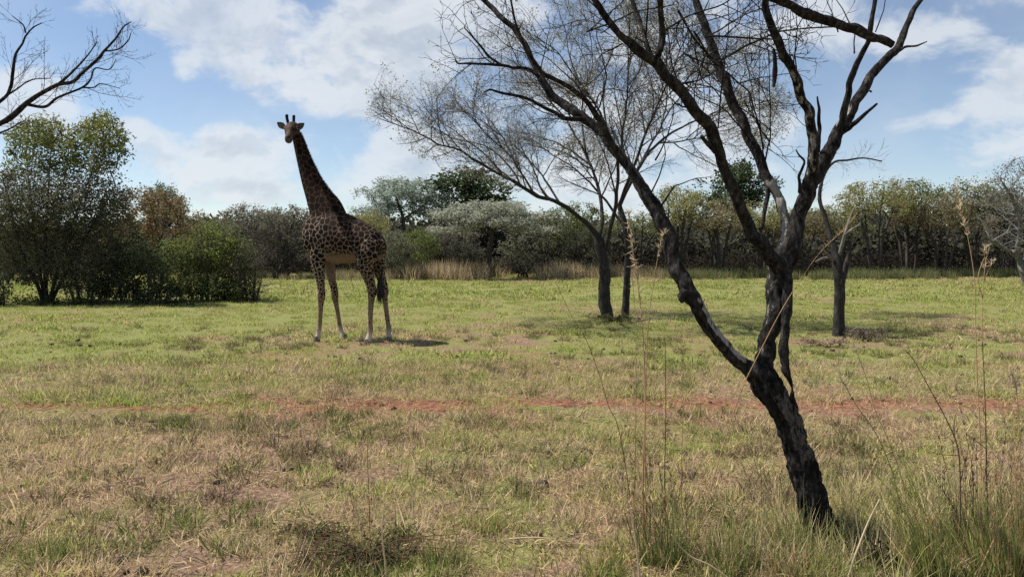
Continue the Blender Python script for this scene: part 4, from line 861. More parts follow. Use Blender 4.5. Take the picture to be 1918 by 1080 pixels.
    # hooves
    for hx, hy, hd_, s in ((592.5, 0, .0, 1), (645, 0, .39, 1), (687.5, 0, -.53, 1.05), (728.5, 0, -.09, 1)):
        h = MB(); c = P(hx, 500, hd_); c[2] = 0; st = []
        for zz, rx, ry, sh in ((-.01, .082, .068, -.012), (.03, .078, .064, -.008), (.07, .066, .056, .0), (.10, .052, .048, .006)):
            V_ = []; 
            for k in range(14):
                a = 2 * math.pi * k / 14; V_.append(c + np.array([math.cos(a) * rx * s + sh * (-1), math.sin(a) * ry * s, zz]))
            st.append(V_)
        n_ = 14; VV = np.array(st).reshape(-1, 3); q = [(r_ * n_ + k, r_ * n_ + (k + 1) % n_, (r_ + 1) * n_ + (k + 1) % n_, (r_ + 1) * n_ + k) for r_ in range(3) for k in range(n_)]
        h.add(VV, q); ob('hoof', h.mesh('hoof', M_HOOF), t)
    # tail tuft: many hanging hairs
    h = MB(); rg = np.random.default_rng(9); m_ = 260; top = np.array([P(712.5 + rg.normal(0, 1.2), 521 + rg.uniform(-4, 12), -.48 + rg.normal(0, .02)) for _ in range(m_)])
    bot = top.copy(); bot[:, 2] -= rg.uniform(.25, .52, m_); bot[:, 0] += rg.normal(-.012, .045, m_); bot[:, 1] += rg.normal(0, .04, m_); h.blades(top, bot, .016, rg.normal(0, .03, m_), rg, 4); ob('tail_tuft', h.mesh('tail_tuft', M_HAIR), t)
    # mane along the back of the neck
    mp = catmull(np.array([P(563, 250, .42), P(571, 268, .41), P(584, 299, .37), P(601, 333, .33), P(621, 361, .28), P(640, 385, .22)]), 30); h = MB(); m_ = len(mp) * 34
    idx = rg.integers(0, len(mp), m_); bse = mp[idx] + rg.normal(0, .012, (m_, 3)) - np.array([.05, 0, .02]); d = nrm(np.array([.75, 0, .65]) + rg.normal(0, .2, (m_, 3))) * rg.uniform(.065, .085, m_)[:, None]; h.blades(bse, bse + d, .011, .0, rg, 2); ob('mane', h.mesh('mane', M_MANE), t)
    # ears: cupped leaves
    for bx, by, tx, ty in ((533.5, 239.5, 518.5, 229), (556.5, 240.5, 569.5, 230.5)):
        a0 = P(bx, by, .34); a1 = P(tx, ty, .36); ax = a1 - a0; up = nrm(np.cross(ax, np.array([0, 1., 0]))); dp = np.array([0, 1., 0]); VV = []; q = []
        for i in range(9):
            u = i / 8; w = .075 * math.sin(math.pi * min(1, .12 + u * .9)) ** .8 * (1 - .25 * u) + .006
            for j in range(7):
                v = (j / 6 - .5) * 2; VV.append(a0 + ax * u + up * w * v + dp * (.05 * v * v * (1 - u * .6) * -1 + .03))
        for i in range(8):
            for j in range(6): q.append((i * 7 + j, i * 7 + j + 1, i * 7 + j + 8, i * 7 + j + 7))
        h = MB(); h.add(np.array(VV), q); h.add(np.array(VV) + dp * .014, [x[::-1] for x in q]); ob('ear', h.mesh('ear', M_EAR), t)
    # eyes
    for ex in (534.3, 557.0):
        h = MB(); c = P(ex, 241.5, .115); VV = []; 
        for i in range(9):
            th = math.pi * i / 8
            for j in range(12): ph = 2 * math.pi * j / 12; VV.append(c + .026 * np.array([math.sin(th) * math.cos(ph), math.sin(th) * math.sin(ph), math.cos(th)]))
        q = [(i * 12 + j, i * 12 + (j + 1) % 12, (i + 1) * 12 + (j + 1) % 12, (i + 1) * 12 + j) for i in range(8) for j in range(12)]; h.add(np.array(VV), q); ob('eye', h.mesh('eye', M_EYE), t)
    # nostrils
    for ex in (537.2, 543.8):
        h = MB(); h.tube([P(ex, 258.8, -.20), P(ex, 259.6, -.232)], [.016, .012], 8); ob('nostril', h.mesh('nostril', M_EYE), t)
giraffe()

# ------------------------------------------------------------------ the dead tree in the foreground
def dead_tree():
    D = 5.25; base = at(1545, 1014, D); base[2] = 0; rng = np.random.default_rng(31)
    t = thing('dead_tree', 'blackened leaning dead tree forking wide in the right foreground', 'tree', base)
    thin = [.92]
    def path(pts, n=10):
        q = catmull(np.array([[*(at(p[0], p[1], D + p[3]) - base), p[2] * thin[0] / F * (D + p[3])] for p in pts]), n); return q[:, :3], q[:, 3]
    def spot(u0, u1, dirv, wid=.35, amt=.5):
        """peeled strip between fractions u0..u1 on the side facing dirv"""
        dv = np.array(dirv, float); dv /= np.linalg.norm(dv)
        def f(pts, off, u):
            k = np.clip((off @ dv - (1 - wid)) / .15, 0, 1) * (np.clip((u - u0) / .05, 0, 1) * np.clip((u1 - u) / .05, 0, 1))[:, None]; return k * amt
        return f
    def part(name, pts, sides=18, rough=.25, seed=0, attr=None, n=14, rs=30):
        rg_ = np.random.default_rng(seed + 5); q_ = [pts[0]]
        for a_, c_ in zip(pts[:-1], pts[1:]):
            j_ = .55 * (a_[2] + c_[2]) / 2; ln_ = math.hypot(a_[0] - c_[0], a_[1] - c_[1]); nn_ = (-(c_[1] - a_[1]) / (ln_ + 1e-6), (c_[0] - a_[0]) / (ln_ + 1e-6)); k_ = rg_.normal(0, min(j_ * .35, ln_ * .035))
            if ln_ > 18: f_ = rg_.uniform(.35, .65); q_.append((a_[0] * (1 - f_) + c_[0] * f_ + nn_[0] * k_, a_[1] * (1 - f_) + c_[1] * f_ + nn_[1] * k_, (a_[2] * (1 - f_) + c_[2] * f_) * rg_.uniform(.92, 1.08), a_[3] * (1 - f_) + c_[3] * f_ + rg_.normal(0, .012)))
            q_.append(c_)
        pts = q_; b = MB(); p, r = path(pts, max(5, n // 2)); wob = (fbm(p, 7, 3, seed + 50) - .5)[:, None] * .03 * np.clip(r / .05, .3, 1)[:, None]
        p = p + np.concatenate([wob, -wob, wob * 0], 1); b.tube(p, r, sides, rough, rs, seed, attr)
        return ob(name, b.mesh(name, M_TRUNK_DEAD if name == 'trunk' else M_BARK_DEAD, True, 'bare'), t), p, r
    V1 = (-.6, -.7, .3)
    part('trunk', [(1560, 1068, 50, -.10), (1545, 1030, 38, -.03), (1524, 952, 31, 0), (1505, 869, 28.5, .02), (1483, 813, 25, .04), (1460, 758, 25, .06), (1433, 713, 29, .08), (1418, 690, 26, .10)], 56, .34, 1, spot(.40, .82, (.55, -.8, .2), .6, .5), 22)
    segs = []; thin[0] = .74
    def limb(pts, seed, attr=None, sides=26, rough=.30): 
        o, p, r = part('limb', pts, sides, rough, seed, attr); segs.append((p, r)); return o
    # left limb
    limb([(1432, 704, 24, .08), (1405, 690, 20, .05), (1380, 672, 17.5, .0), (1333, 619, 17, -.05), (1303, 569, 19, -.08), (1280, 524, 21, -.05), (1264, 491, 20, 0), (1254, 444, 19.5, .05), (1226, 389, 18.5, .12), (1203, 352, 16, .18), (1170, 301, 12.5, .28), (1138, 264, 12, .36), (1096, 222, 11.5, .46), (1064, 200, 12, .55), (1033, 178, 10.5, .62), (1007, 137, 8.5, .7), (984, 85, 8, .78), (962, 52, 7.5, .86), (925, 18, 6.5, .95), (898, -8, 6, 1.0), (860, -40, 4, 1.1)], 2, spot(.03, .24, (.5, -.6, .6), .42, .55))
    # right limb to the second fork
    limb([(1425, 712, 26, .1), (1438, 660, 22, .12), (1448, 600, 22, .14), (1455, 540, 25, .16), (1461, 490, 28, .18), (1470, 468, 22, .2)], 3, spot(.05, .9, (-.9, -.4, .1), .28, .34), 26, .34)
    limb([(1466, 505, 21, .14), (1440, 478, 19, .06), (1411, 440, 16.5, -.02), (1393, 398, 14.5, -.10), (1369, 343, 14, -.18), (1346, 287, 14, -.26), (1328, 236, 14, -.34), (1300, 204, 13.5, -.42), (1263, 157, 13.5, -.5), (1230, 120, 13.5, -.56), (1198, 97, 11.5, -.62), (1161, 65, 9.5, -.7), (1119, 9, 8.5, -.8), (1100, -30, 7, -.86)], 4)
    limb([(1464, 480, 14, .22), (1471, 440, 10, .25), (1472, 412, 11, .28), (1455, 365, 12, .32), (1434, 326, 13, .36), (1420, 287, 13, .4), (1392, 231, 13, .46), (1369, 185, 12.5, .52), (1351, 134, 12.5, .58), (1332, 83, 10.5, .64), (1314, 32, 9.5, .7), (1300, -12, 8.5, .76)], 5, spot(.02, .36, (-.2, -1, .1), .85, .62))
    limb([(1468, 505, 22, .2), (1484, 455, 21, .2), (1499, 393, 18.5, .22), (1517, 343, 19.5, .24), (1541, 301, 17.5, .28), (1568, 250, 14.5, .32), (1592, 213, 12.5, .36), (1619, 167, 11.5, .4), (1647, 125, 10.5, .45), (1680, 93, 9.5, .5), (1698, 51, 7.5, .55), (1712, 18, 6.8, .6), (1740, -18, 5.5, .66)], 6, spot(.40, .56, (-.9, -.3, .4), .4, .5))
    limb([(1512, 352, 14, .2), (1520, 319, 13.5, .16), (1522, 259, 12.5, .08), (1515, 208, 12, 0), (1494, 153, 11.5, -.08), (1467, 106, 10.5, -.16), (1448, 56, 10, -.24), (1434, 9, 9, -.3), (1430, -30, 8, -.36)], 7, spot(.05, .6, (-.6, -.8, 0), .5, .42))
    limb([(1572, 245, 9, .3), (1580, 215, 8.5, .26), (1592, 153, 7.5, .2), (1610, 111, 7, .14), (1626, 79, 6.2, .1), (1636, 19, 5.5, .04), (1641, -25, 5, 0)], 8)
    limb([(1228, 120, 8.5, -.56), (1240, 69, 8, -.6), (1237, 14, 7.5, -.66), (1234, -30, 6.5, -.7)], 9)
    limb([(1222, 112, 6.5, -.55), (1203, 55, 5.5, -.48), (1184, 0, 5, -.4), (1176, -30, 4.5, -.36)], 10)
    limb([(1170, 301, 10, .3), (1142, 262, 8, .22), (1100, 192, 6.5, .1), (1062, 160, 6, 0), (1018, 138, 5, -.1), (990, 100, 4, -.18), (965, 40, 3, -.24), (955, -10, 2.4, -.28)], 11)
    limb([(1100, 226, 7, .46), (1062, 222, 5.5, .36), (1040, 211, 5, .28), (988, 185, 4.2, .16), (945, 175, 3.6, .06), (918, 168, 2.6, 0), (906, 173, 1.4, -.04)], 12)
    limb([(1012, 145, 4.8, .68), (992, 130, 4.4, .6), (960, 127, 4, .52), (936, 122, 3.6, .46), (895, 120, 3, .36), (858, 119, 2.4, .28), (852, 112, 1.3, .26)], 13)
    limb([(938, 122, 3.4, .46), (915, 105, 3, .42), (893, 78, 2.5, .38), (870, 52, 1.6, .34)], 14)
    # short stubs
    for k, pts in enumerate([[(1340, 284, 7, -.26), (1328, 272, 6, -.3), (1314, 255, 4.5, -.36)], [(1572, 250, 9, .32), (1590, 240, 7, .26), (1605, 227, 6, .2), (1625, 209, 4.6, .14), (1643, 194, 2.4, .08)],
                             [(1532, 285, 5, .2), (1535, 240, 5, .16), (1534, 205, 3.6, .12), (1531, 181, 1.6, .1)], [(1676, 100, 4, .5), (1696, 88, 3, .44), (1717, 86, 2.6, .38), (1736, 78, 1.4, .34)],
                             [(1620, 165, 3, .4), (1632, 172, 2.4, .34)], [(1498, 360, 5, .2), (1496, 330, 4, .14), (1506, 302, 3, .08), (1496, 290, 2.4, .02), (1491, 281, 1.6, 0)],
                             [(1282, 545, 11, -.16), (1275, 556, 9, -.18), (1278, 566, 5, -.18)], [(1436, 322, 7, .36), (1437, 370, 5.6, .3), (1431, 400, 5, .26), (1427, 428, 4.4, .22)]]):
        o, p, r = part('stub', pts, 10, .3, 40 + k, None, 8); 
    # torn bark hanging beside the trunk
    def strip(pts, seed, wide=1.0):
        b = MB(); q = catmull(np.array([[*(at(p[0], p[1], D + p[3]) - base), p[2] / F * D] for p in pts]), 9); c = q[:, :3]; r = q[:, 3] * (1 + .5 * (fbm(c, 14, 3, seed) - .5)); b.tube(c, r, 9, .5, 22, seed); ob('bark_strip', b.mesh('bark_strip', M_BARK_DEAD, True, 'bare'), t)
    strip([(1477, 512, 9, .1), (1475, 560, 10, .06), (1470, 610, 9, .04), (1468, 655, 8.5, .02), (1472, 690, 8.5, .01), (1480, 712, 4, 0), (1484, 728, 2, 0), (1484, 742, 5, 0), (1488, 760, 6.5, .02), (1486, 785, 7, .05), (1480, 800, 5, .06)], 71)
    strip([(1449, 92, 3, -.05), (1452, 118, 4.5, -.04), (1451, 145, 5, -.02), (1449, 163, 2, -.02)], 72)
    # snapped limb hanging in from above
    o, p, r = part('broken_limb', [(1300, -150, 11, -.9), (1375, -70, 12, -.75), (1440, -14, 12, -.6), (1476, 9, 11, -.52), (1513, 28, 13, -.45), (1559, 42, 12.5, -.35), (1605, 56, 12, -.25), (1643, 72, 10.5, -.18), (1673, 84, 8, -.12)], 20, .42, 61, spot(.3, 1, (-.5, -.6, .8), .3, .3))
    part('limb', [(1200, -260, 16, -.95), (1250, -200, 14, -.92), (1300, -150, 11.5, -.9)], 14, .3, 62)
    part('limb', [(1100, -30, 7, -.86), (1110, -150, 12, -.9), (1200, -260, 16, -.95)], 14, .3, 63)
    # thin arcs and switches between the limbs
    tw = [[(1351, 112, 4.5, .55), (1393, 88, 4.2, .4), (1457, 60, 4, .1), (1513, 53, 3.6, -.1), (1564, 51, 3.4, -.3)], [(1325, 68, 3.6, .3), (1411, 72, 3.6, .2), (1476, 75, 2.6, .1)], [(1360, 134, 3, .5), (1402, 171, 3.2, .4), (1420, 231, 3, .36), (1431, 280, 3, .36)],
          [(1433, 300, 3, .36), (1443, 260, 2.6, .3), (1443, 200, 2.4, .24), (1440, 120, 2, .2), (1436, 40, 1.6, .16), (1438, -10, 1.4, .1)], [(1430, 290, 2.6, .36), (1424, 240, 2, .4), (1421, 150, 1.8, .44), (1425, 60, 1.6, .5), (1420, -10, 1.4, .5)],
          [(1345, 240, 2.4, .2), (1350, 180, 2.6, .1), (1358, 110, 2.4, 0), (1366, 40, 2.4, -.1), (1362, -20, 2, -.2)], [(1260, 160, 3.6, -.4), (1310, 150, 3, -.2), (1345, 130, 3, 0)], [(1300, 60, 3.4, -.1), (1330, 110, 3.4, .2), (1352, 130, 3.4, .5)],
          [(1270, 20, 4, -.3), (1298, 70, 4, -.1), (1330, 105, 3.6, .2), (1350, 118, 3.4, .4)], [(1280, 100, 3.4, -.3), (1320, 118, 3, .1), (1352, 125, 3, .5)], [(1240, 60, 3.6, -.6), (1290, 30, 3.2, -.5), (1350, 10, 3, -.4), (1400, -20, 2.6, -.3)],
          [(1098, 60, 3, -.7), (1140, 45, 3.2, -.72), (1190, 22, 3.2, -.7), (1260, 10, 3, -.6)], [(1160, 65, 4, -.7), (1142, 52, 3, -.75), (1128, 62, 2, -.8)], [(1166, 82, 3, -.68), (1130, 100, 2.4, -.74), (1118, 112, 1.8, -.78)],
          [(1490, 150, 2.4, -.1), (1488, 110, 2, -.2), (1496, 70, 1.6, -.3), (1520, 40, 1.4, -.4)], [(1600, 100, 2.4, .2), (1600, 60, 2.2, .3), (1580, 20, 2, .3), (1560, -10, 1.8, .4)], [(1570, 60, 2.2, -.3), (1560, 30, 2, -.2), (1548, 0, 2, -.1)], [(1640, 60, 2, 0), (1655, 20, 1.8, .1), (1662, -15, 1.6, .1)],
          [(1228, 300, 3, .2), (1248, 260, 2.6, .1), (1262, 210, 2, 0), (1250, 150, 1.6, -.1)], [(1215, 370, 3, .14), (1235, 330, 2.4, .05), (1246, 290, 2, 0), (1240, 240, 1.6, -.1), (1226, 200, 1.2, -.1)], [(1232, 395, 4, .1), (1262, 350, 2.8, 0), (1300, 335, 2, -.1), (1335, 330, 1.4, -.2)],
          [(1455, 80, 2, -.2), (1430, 95, 1.6, -.1), (1410, 130, 1.4, 0)], [(1395, 100, 1.8, .3), (1405, 150, 1.8, .3), (1415, 200, 1.6, .3)], [(1330, 83, 2.8, .64), (1310, 130, 2.4, .7), (1280, 150, 1.8, .75)]]
    b = MB()
    for k, pts in enumerate(tw):
        o, p, r = part('branch', [(a_, b_, c_ * (.8 - .45 * i_ / len(pts)), d_) for i_, (a_, b_, c_, d_) in enumerate(pts)], 8, .2, 80 + k, None, 8); segs.append((p, r))
    # fine twigs on the upper limbs
    b = MB()
    for p, r in segs:
        z = p[:, 2]; k = np.where((z > 2.75) & (p[:, 0] + base[0] < at(1530, 0, D)[0]))[0]
        if len(k) > 6: ramify(b, p[k], r[k], rng, [(.14, (.2, .95), 42, .010, .0), (.12, (.10, .42), 42, .010, .12), (.09, (.05, .18), 42, .010, .15)], None, None, .04, .16); ramify(b, p[k], r[k], rng, [(.30, (.04, .16), 55, .09, .0)], None, None, .02, .1)
    o = ob('twigs', b.mesh('twigs', M_BARK_DEAD), t); o['kind'] = 'stuff'
dead_tree()

# bare branches reaching in at the top left, from a tree standing outside the frame
def left_branch():
    D = 9.0; base = at(-800, HZ + F * HC / D, D); base[2] = 0; rng = np.random.default_rng(41)
    t = thing('bare_tree', 'leafless tree outside the left edge, its dark branches reaching into the sky', 'tree', base)
    def path(pts, n=8):
        q = catmull(np.array([[*(at(p[0], p[1], D + p[3]) - base), p[2] / F * D] for p in pts]), n); return q[:, :3], q[:, 3]
    b = MB(); roots = []
    def br(pts, s=8):
        p, r = path(pts); b.tube(p, r, s, .2, 9, 3); roots.append((list(p[::3]), None))
    br([(-800, 790, 26, 0), (-790, 700, 22, 0), (-770, 600, 18, .1), (-720, 500, 15, .1), (-600, 410, 10, .1), (-400, 345, 7, .1), (-210, 290, 6, .05), (-50, 248, 5.2, 0), (0, 231, 5, 0), (24, 217, 5.4, 0), (48, 195, 5, -.05), (72, 178, 4.4, -.1), (108, 159, 3.6, -.15), (135, 154, 3.2, -.2), (154, 137, 3, -.2), (183, 111, 2.6, -.25), (195, 96, 2.2, -.3), (217, 72, 1.7, -.3), (231, 51, 1.3, -.3), (246, 41, .8, -.3)], 10)
    br([(-210, 290, 7, .05), (-80, 240, 5, .2), (0, 190, 3.6, .3), (19, 166, 3, .3), (24, 135, 2.8, .3), (29, 103, 2.5, .35), (42, 82, 2.1, .4), (48, 68, 1.8, .4), (62, 52, 1.4, .4), (79, 43, .9, .4)])
    br([(48, 62, 1.6, .4), (44, 48, 1.3, .35), (34, 39, 1, .3), (23, 30, .7, .3)]); br([(48, 195, 3.2, 0), (84, 200, 2.8, .1), (108, 183, 2.4, .2), (154, 164, 2, .3), (170, 148, 1.6, .3), (178, 128, 1.3, .3), (205, 130, 1, .35), (218, 110, .7, .4)])
    br([(108, 159, 2.6, -.15), (128, 142, 2.2, -.2), (150, 120, 1.8, -.1), (168, 99, 1.3, 0), (182, 78, .9, 0)]); br([(195, 96, 1.6, -.3), (222, 92, 1.3, -.35), (240, 76, 1.1, -.4), (245, 62, .7, -.4)]); br([(154, 164, 1.6, .3), (175, 164, 1.3, .35), (190, 157, 1, .4), (225, 166, .6, .4)])
    br([(-80, 246, 3, .1), (-30, 255, 2.5, .2), (10, 245, 1.8, .3), (40, 228, 1.2, .3)]); br([(5, 184, 2, .3), (30, 168, 1.6, .4), (58, 150, 1.2, .5), (95, 147, .8, .5)]); br([(-720, 500, 14, .1), (-700, 350, 10, .4), (-660, 230, 7, .6), (-600, 120, 5, .8), (-560, 30, 3, .9)]); br([(-770, 600, 14, 0), (-850, 460, 10, -.4), (-900, 330, 7, -.7), (-920, 230, 4, -.8)])
    ob('trunk', b.mesh('trunk', M_BARK_DEAD), t)
    c = MB()
    for p in roots: 
        q = np.array(p[0]); k = q[:, 0] + base[0] > at(-60, 0, D)[0]
        if k.sum() > 3: ramify(c, q[k], np.linspace(.02, .006, k.sum()), rng, [(.10, (.25, .75), 36, .007, .05), (.075, (.08, .3), 36, .008, .15), (.06, (.04, .10), 36, .008, .2)], None, None, .06, .12)
    o = ob('twigs', c.mesh('twigs', M_BARK_DEAD), t); o['kind'] = 'stuff'
left_branch()

# ------------------------------------------------------------------ foreground plants
def flat_mat(nm, c, trans=.3):
    return leaf_mat(nm, c, trans, .3, .015)
M_PALE = flat_mat('bleached straw', (.62, .50, .34)); M_TAN = flat_mat('tan straw', (.46, .31, .17)); M_BROWN = flat_mat('brown stem', (.16, .10, .065)); M_YG = flat_mat('yellow green grass', (.36, .36, .12), .4); M_GG = flat_mat('green grass', (.17, .23, .06), .4); M_DG = flat_mat('dull green weed', (.09, .12, .045), .4)
def stem(label, pts, D, r_px, mat, name='tall_grass', cat='grass', head=None, seed=0, branches=(), leaves=0):
    """a single stalk through photo points (px, py, depth offset); head: (from fraction, hairs, spread m, mat)"""
    rng = np.random.default_rng(seed + 900); p0 = at(pts[0][0], pts[0][1], D + pts[0][2]); base = p0.copy(); base[2] = max(0, p0[2] - .0)
    t = thing(name, label, cat, base)
    q = catmull(np.array([at(a, b_, D + d) - base for a, b_, d in pts]), 8); u = np.linspace(0, 1, len(q)); m = MB(); m.tube(q, r_px * .72 / F * D * (1 - .6 * u), 5); ob('stalk', m.mesh('stalk', mat), t)
    for br in branches:
        k = MB(); q2 = catmull(np.array([at(a, b_, D + d) - base for a, b_, d in br]), 6); k.tube(q2, r_px / F * D * .7 * (1 - .6 * np.linspace(0, 1, len(q2))), 4); ob('side_stalk', k.mesh('side_stalk', mat), t)
        if head: q = np.vstack([q, q2[-max(2, len(q2) // 3):]])
    if head:
        f0, n, sp, hm = head; c = q[int(f0 * (len(u) - 1)):]; i = rng.integers(0, len(c), n); h = MB(); s_ = c[i] + rng.normal(0, .002, (n, 3)); d = nrm(rng.normal(size=(n, 3)) * .6 + np.array([0, 0, .8])) * rng.uniform(.4, 1, n)[:, None] * sp
        h.blades(s_, s_ + d, sp * .10, sp * .1, rng, 2); ob('seed_head', h.mesh('seed_head', hm), t)['kind'] = 'stuff'
    if leaves:
        i = rng.integers(0, int(len(q) * .6), leaves); h = MB(); d = nrm(rng.normal(size=(leaves, 3)) * np.array([1, 1, .4]) + np.array([0, 0, .7])) * rng.uniform(.10, .28, leaves)[:, None]; h.blades(q[i], q[i] + d, .006, .03, rng, 3); ob('leaf_blades', h.mesh('leaf_blades', mat), t)['kind'] = 'stuff'
    return t
def tussock(label, px, py, n, hgt, spread, mats, lean=(0, 0), seed=0, width=.006, tall=0, tall_h=(0.6, 1.), tall_mat=None, name='grass_tussock', rad=.09):
    D = gd(py); base = at(px, py, D); base[2] = 0; rng = np.random.default_rng(seed + 700); t = thing(name, label, 'grass', base)
    for k, (mat, fr) in enumerate(mats):
        m = int(n * fr); b = MB(); a = rng.uniform(0, 6.283, m); r = rad * np.sqrt(rng.uniform(0, 1, m)); bs = np.column_stack([r * np.cos(a), r * np.sin(a), np.full(m, -.01)])
        tilt = np.abs(rng.normal(0, spread, m)); a2 = a + rng.normal(0, .8, m); ln = rng.uniform(.35, 1, m) * hgt
        d = np.column_stack([np.sin(tilt) * np.cos(a2) + lean[0], np.sin(tilt) * np.sin(a2) + lean[1], np.cos(tilt)]); b.blades(bs, bs + nrm(d) * ln[:, None], width * rng.uniform(.6, 1.2, m), ln * rng.uniform(-.22, .22, m), rng, 4)
        ob(['blades', 'dry_blades', 'dead_blades'][k], b.mesh('blades', mat), t)
    for k in range(tall):
        a = rng.uniform(0, 6.283); tl = abs(rng.normal(0, spread * .55)); ln = rng.uniform(*tall_h); d = nrm(np.array([math.sin(tl) * math.cos(a) + lean[0], math.sin(tl) * math.sin(a) + lean[1], 1.]))
        p = catmull(np.array([[0, 0, 0], d * ln * .5 + rng.normal(0, .02, 3), d * ln + np.array([lean[0] * .2 + rng.normal(0, .05), 0, -.04])]), 6) + np.array([rng.normal(0, rad * .5), rng.normal(0, rad * .5), 0]); m = MB(); m.tube(p, np.linspace(.0024, .0009, len(p)), 4)
        o = ob('stalk', m.mesh('stalk', tall_mat), t); h = MB(); i = rng.integers(int(len(p) * .72), len(p), 22); e = nrm(rng.normal(size=(22, 3)) * .35 + d) * rng.uniform(.02, .06, 22)[:, None]; h.blades(p[i], p[i] + e, .004, .004, rng, 1); ob('seed_head', h.mesh('seed_head', tall_mat), o)['kind'] = 'stuff'
    return t
# tall bleached stems left of the dead tree
stem('tallest bleached grass stem, feathery head crossing the acacia trunks', [(1205, 1000, 0), (1204, 900, 0), (1208, 760, .02), (1205, 640, .04), (1196, 540, .06), (1186, 470, .08), (1177, 400, .1)], 5.3, 2.6, M_TAN, head=(.55, 120, .075, M_PALE), seed=1)
stem('thin straight straw stem just left of the tallest bleached stem', [(1188, 995, 0), (1190, 850, 0), (1191, 700, 0), (1190, 590, .02), (1184, 520, .04)], 5.35, 1.5, M_TAN, head=(.75, 40, .05, M_PALE), seed=2)
stem('bleached stem curving right beside the tallest bleached stem', [(1212, 1005, 0), (1208, 860, 0), (1210, 720, 0), (1215, 600, 0), (1226, 520, 0), (1236, 460, 0), (1244, 432, 0)], 5.25, 1.6, M_TAN, head=(.78, 50, .06, M_PALE), seed=3)
stem('short brown stem right of the bleached stems, ending level with the red track', [(1248, 1000, 0), (1245, 900, 0), (1247, 780, 0), (1246, 650, 0), (1244, 636, 0)], 5.3, 1.5, M_BROWN, head=(.9, 14, .03, M_BROWN), seed=4)
stem('slender olive stem nearest the left side of the dead trunk', [(1278, 1000, 0), (1276, 900, 0), (1279, 760, 0), (1279, 648, 0)], 5.3, 1.7, M_TAN, head=(.88, 24, .035, M_BROWN), seed=5)
stem('leaning brown stem left of the bleached stems with a bent dark tip', [(1180, 930, 0), (1168, 850, 0), (1155, 790, 0), (1140, 760, 0), (1122, 700, 0), (1095, 630, 0), (1070, 590, 0), (1042, 530, 0)], 5.4, 1.2, M_BROWN, head=(.6, 26, .03, M_TAN), seed=6)
stem('long golden straw slanting across the dead trunk', [(1318, 960, -.35), (1350, 850, -.4), (1385, 740, -.45), (1420, 665, -.5), (1470, 570, -.5), (1530, 480, -.5), (1575, 435, -.5), (1605, 400, -.5)], 5.0, 1.4, M_TAN, head=(.75, 45, .04, M_TAN), seed=7)
stem('broad pale dead blade standing left at the lower edge', [(1199, 1100, 0), (1194, 1040, 0), (1184, 970, 0), (1172, 925, 0), (1163, 890, 0)], 4.4, 3.0, M_PALE, seed=8)
stem('kinked pale straw in front of the green tussock at the lower edge', [(1375, 1090, 0), (1330, 1058, 0), (1295, 1042, 0), (1272, 1020, 0), (1257, 1000, 0)], 4.4, 2.4, M_PALE, seed=9)
stem('thick pale straw leaning right of the dead tree foot', [(1586, 1090, 0), (1602, 1040, 0), (1625, 980, 0), (1647, 935, 0)], 4.4, 3.6, M_PALE, seed=10)
stem('orange-brown straw slanting in the lower right corner', [(1826, 1090, 0), (1850, 1035, 0), (1880, 975, 0), (1898, 940, 0)], 4.4, 2.6, M_TAN, seed=11)
stem('white dry stalk standing before the dark weed patch at the bottom', [(724, 1090, 0), (721, 1050, 0), (716, 1005, 0), (717, 965, 0)], 4.5, 3.0, M_PALE, seed=12)
stem('thin dark upright weed above the dark weed patch', [(693, 1000, 0), (692, 960, 0), (690, 900, 0), (688, 850, 0), (690, 832, 0)], 5.2, 1.2, M_BROWN, head=(.2, 26, .03, M_DG), seed=13)
stem('long bleached straw lying on the ground left of the dead tree', [(955, 1008, 0), (1010, 1006, 0), (1070, 1014, 0), (1138, 1022, 0)], 5.1, 2.2, M_PALE, name='fallen_straw', seed=14)
stem('tall pale stem with wispy head at far right', [(1838, 930, 0), (1836, 820, 0), (1830, 700, 0), (1827, 590, 0), (1825, 520, 0), (1812, 440, 0), (1800, 400, 0), (1790, 345, 0)], 6.0, 1.7, M_TAN, head=(.72, 70, .07, M_PALE), seed=15)
stem('branched pale stem beside the tall wispy stem at far right', [(1845, 935, 0), (1846, 800, 0), (1842, 700, 0), (1840, 600, 0), (1843, 520, 0), (1850, 470, 0)], 6.0, 1.5, M_TAN, head=(.84, 60, .07, M_PALE), seed=16, branches=[[(1841, 560, 0), (1832, 520, 0), (1844, 480, 0), (1846, 462, 0)], [(1842, 530, 0), (1852, 505, 0), (1862, 488, 0)]])
stem('drooping reddish stem in front of the right end of the red track', [(1800, 985, 0), (1798, 880, 0), (1792, 830, 0), (1770, 780, 0), (1740, 725, 0), (1712, 675, 0), (1695, 655, 0)], 4.9, 2.0, M_BROWN, head=(.45, 60, .045, M_TAN), seed=17, leaves=10)
stem('upright reddish stem in the right weeds', [(1850, 1000, 0), (1848, 880, 0), (1846, 780, 0), (1843, 700, 0), (1840, 640, 0)], 4.9, 1.9, M_BROWN, head=(.5, 50, .04, M_TAN), seed=18, leaves=12)
stem('pale-headed stem at the extreme right edge', [(1912, 1010, 0), (1911, 880, 0), (1908, 780, 0), (1902, 720, 0), (1895, 700, 0)], 4.9, 1.8, M_TAN, head=(.55, 60, .06, M_PALE), seed=19, leaves=6)
stem('white-tufted leaning stem just right of the dead trunk', [(1690, 960, 0), (1670, 880, 0), (1640, 810, 0), (1605, 760, 0), (1584, 725, 0), (1572, 705, 0)], 4.9, 1.7, M_YG, head=(.72, 60, .05, M_PALE), seed=20)
stem('thin pale stem with a narrow head pointing at the slim bare tree', [(1705, 990, 0), (1690, 900, 0), (1662, 820, 0), (1640, 770, 0), (1625, 715, 0), (1605, 660, 0), (1598, 640, 0)], 4.9, 1.3, M_TAN, head=(.75, 40, .04, M_PALE), seed=21)
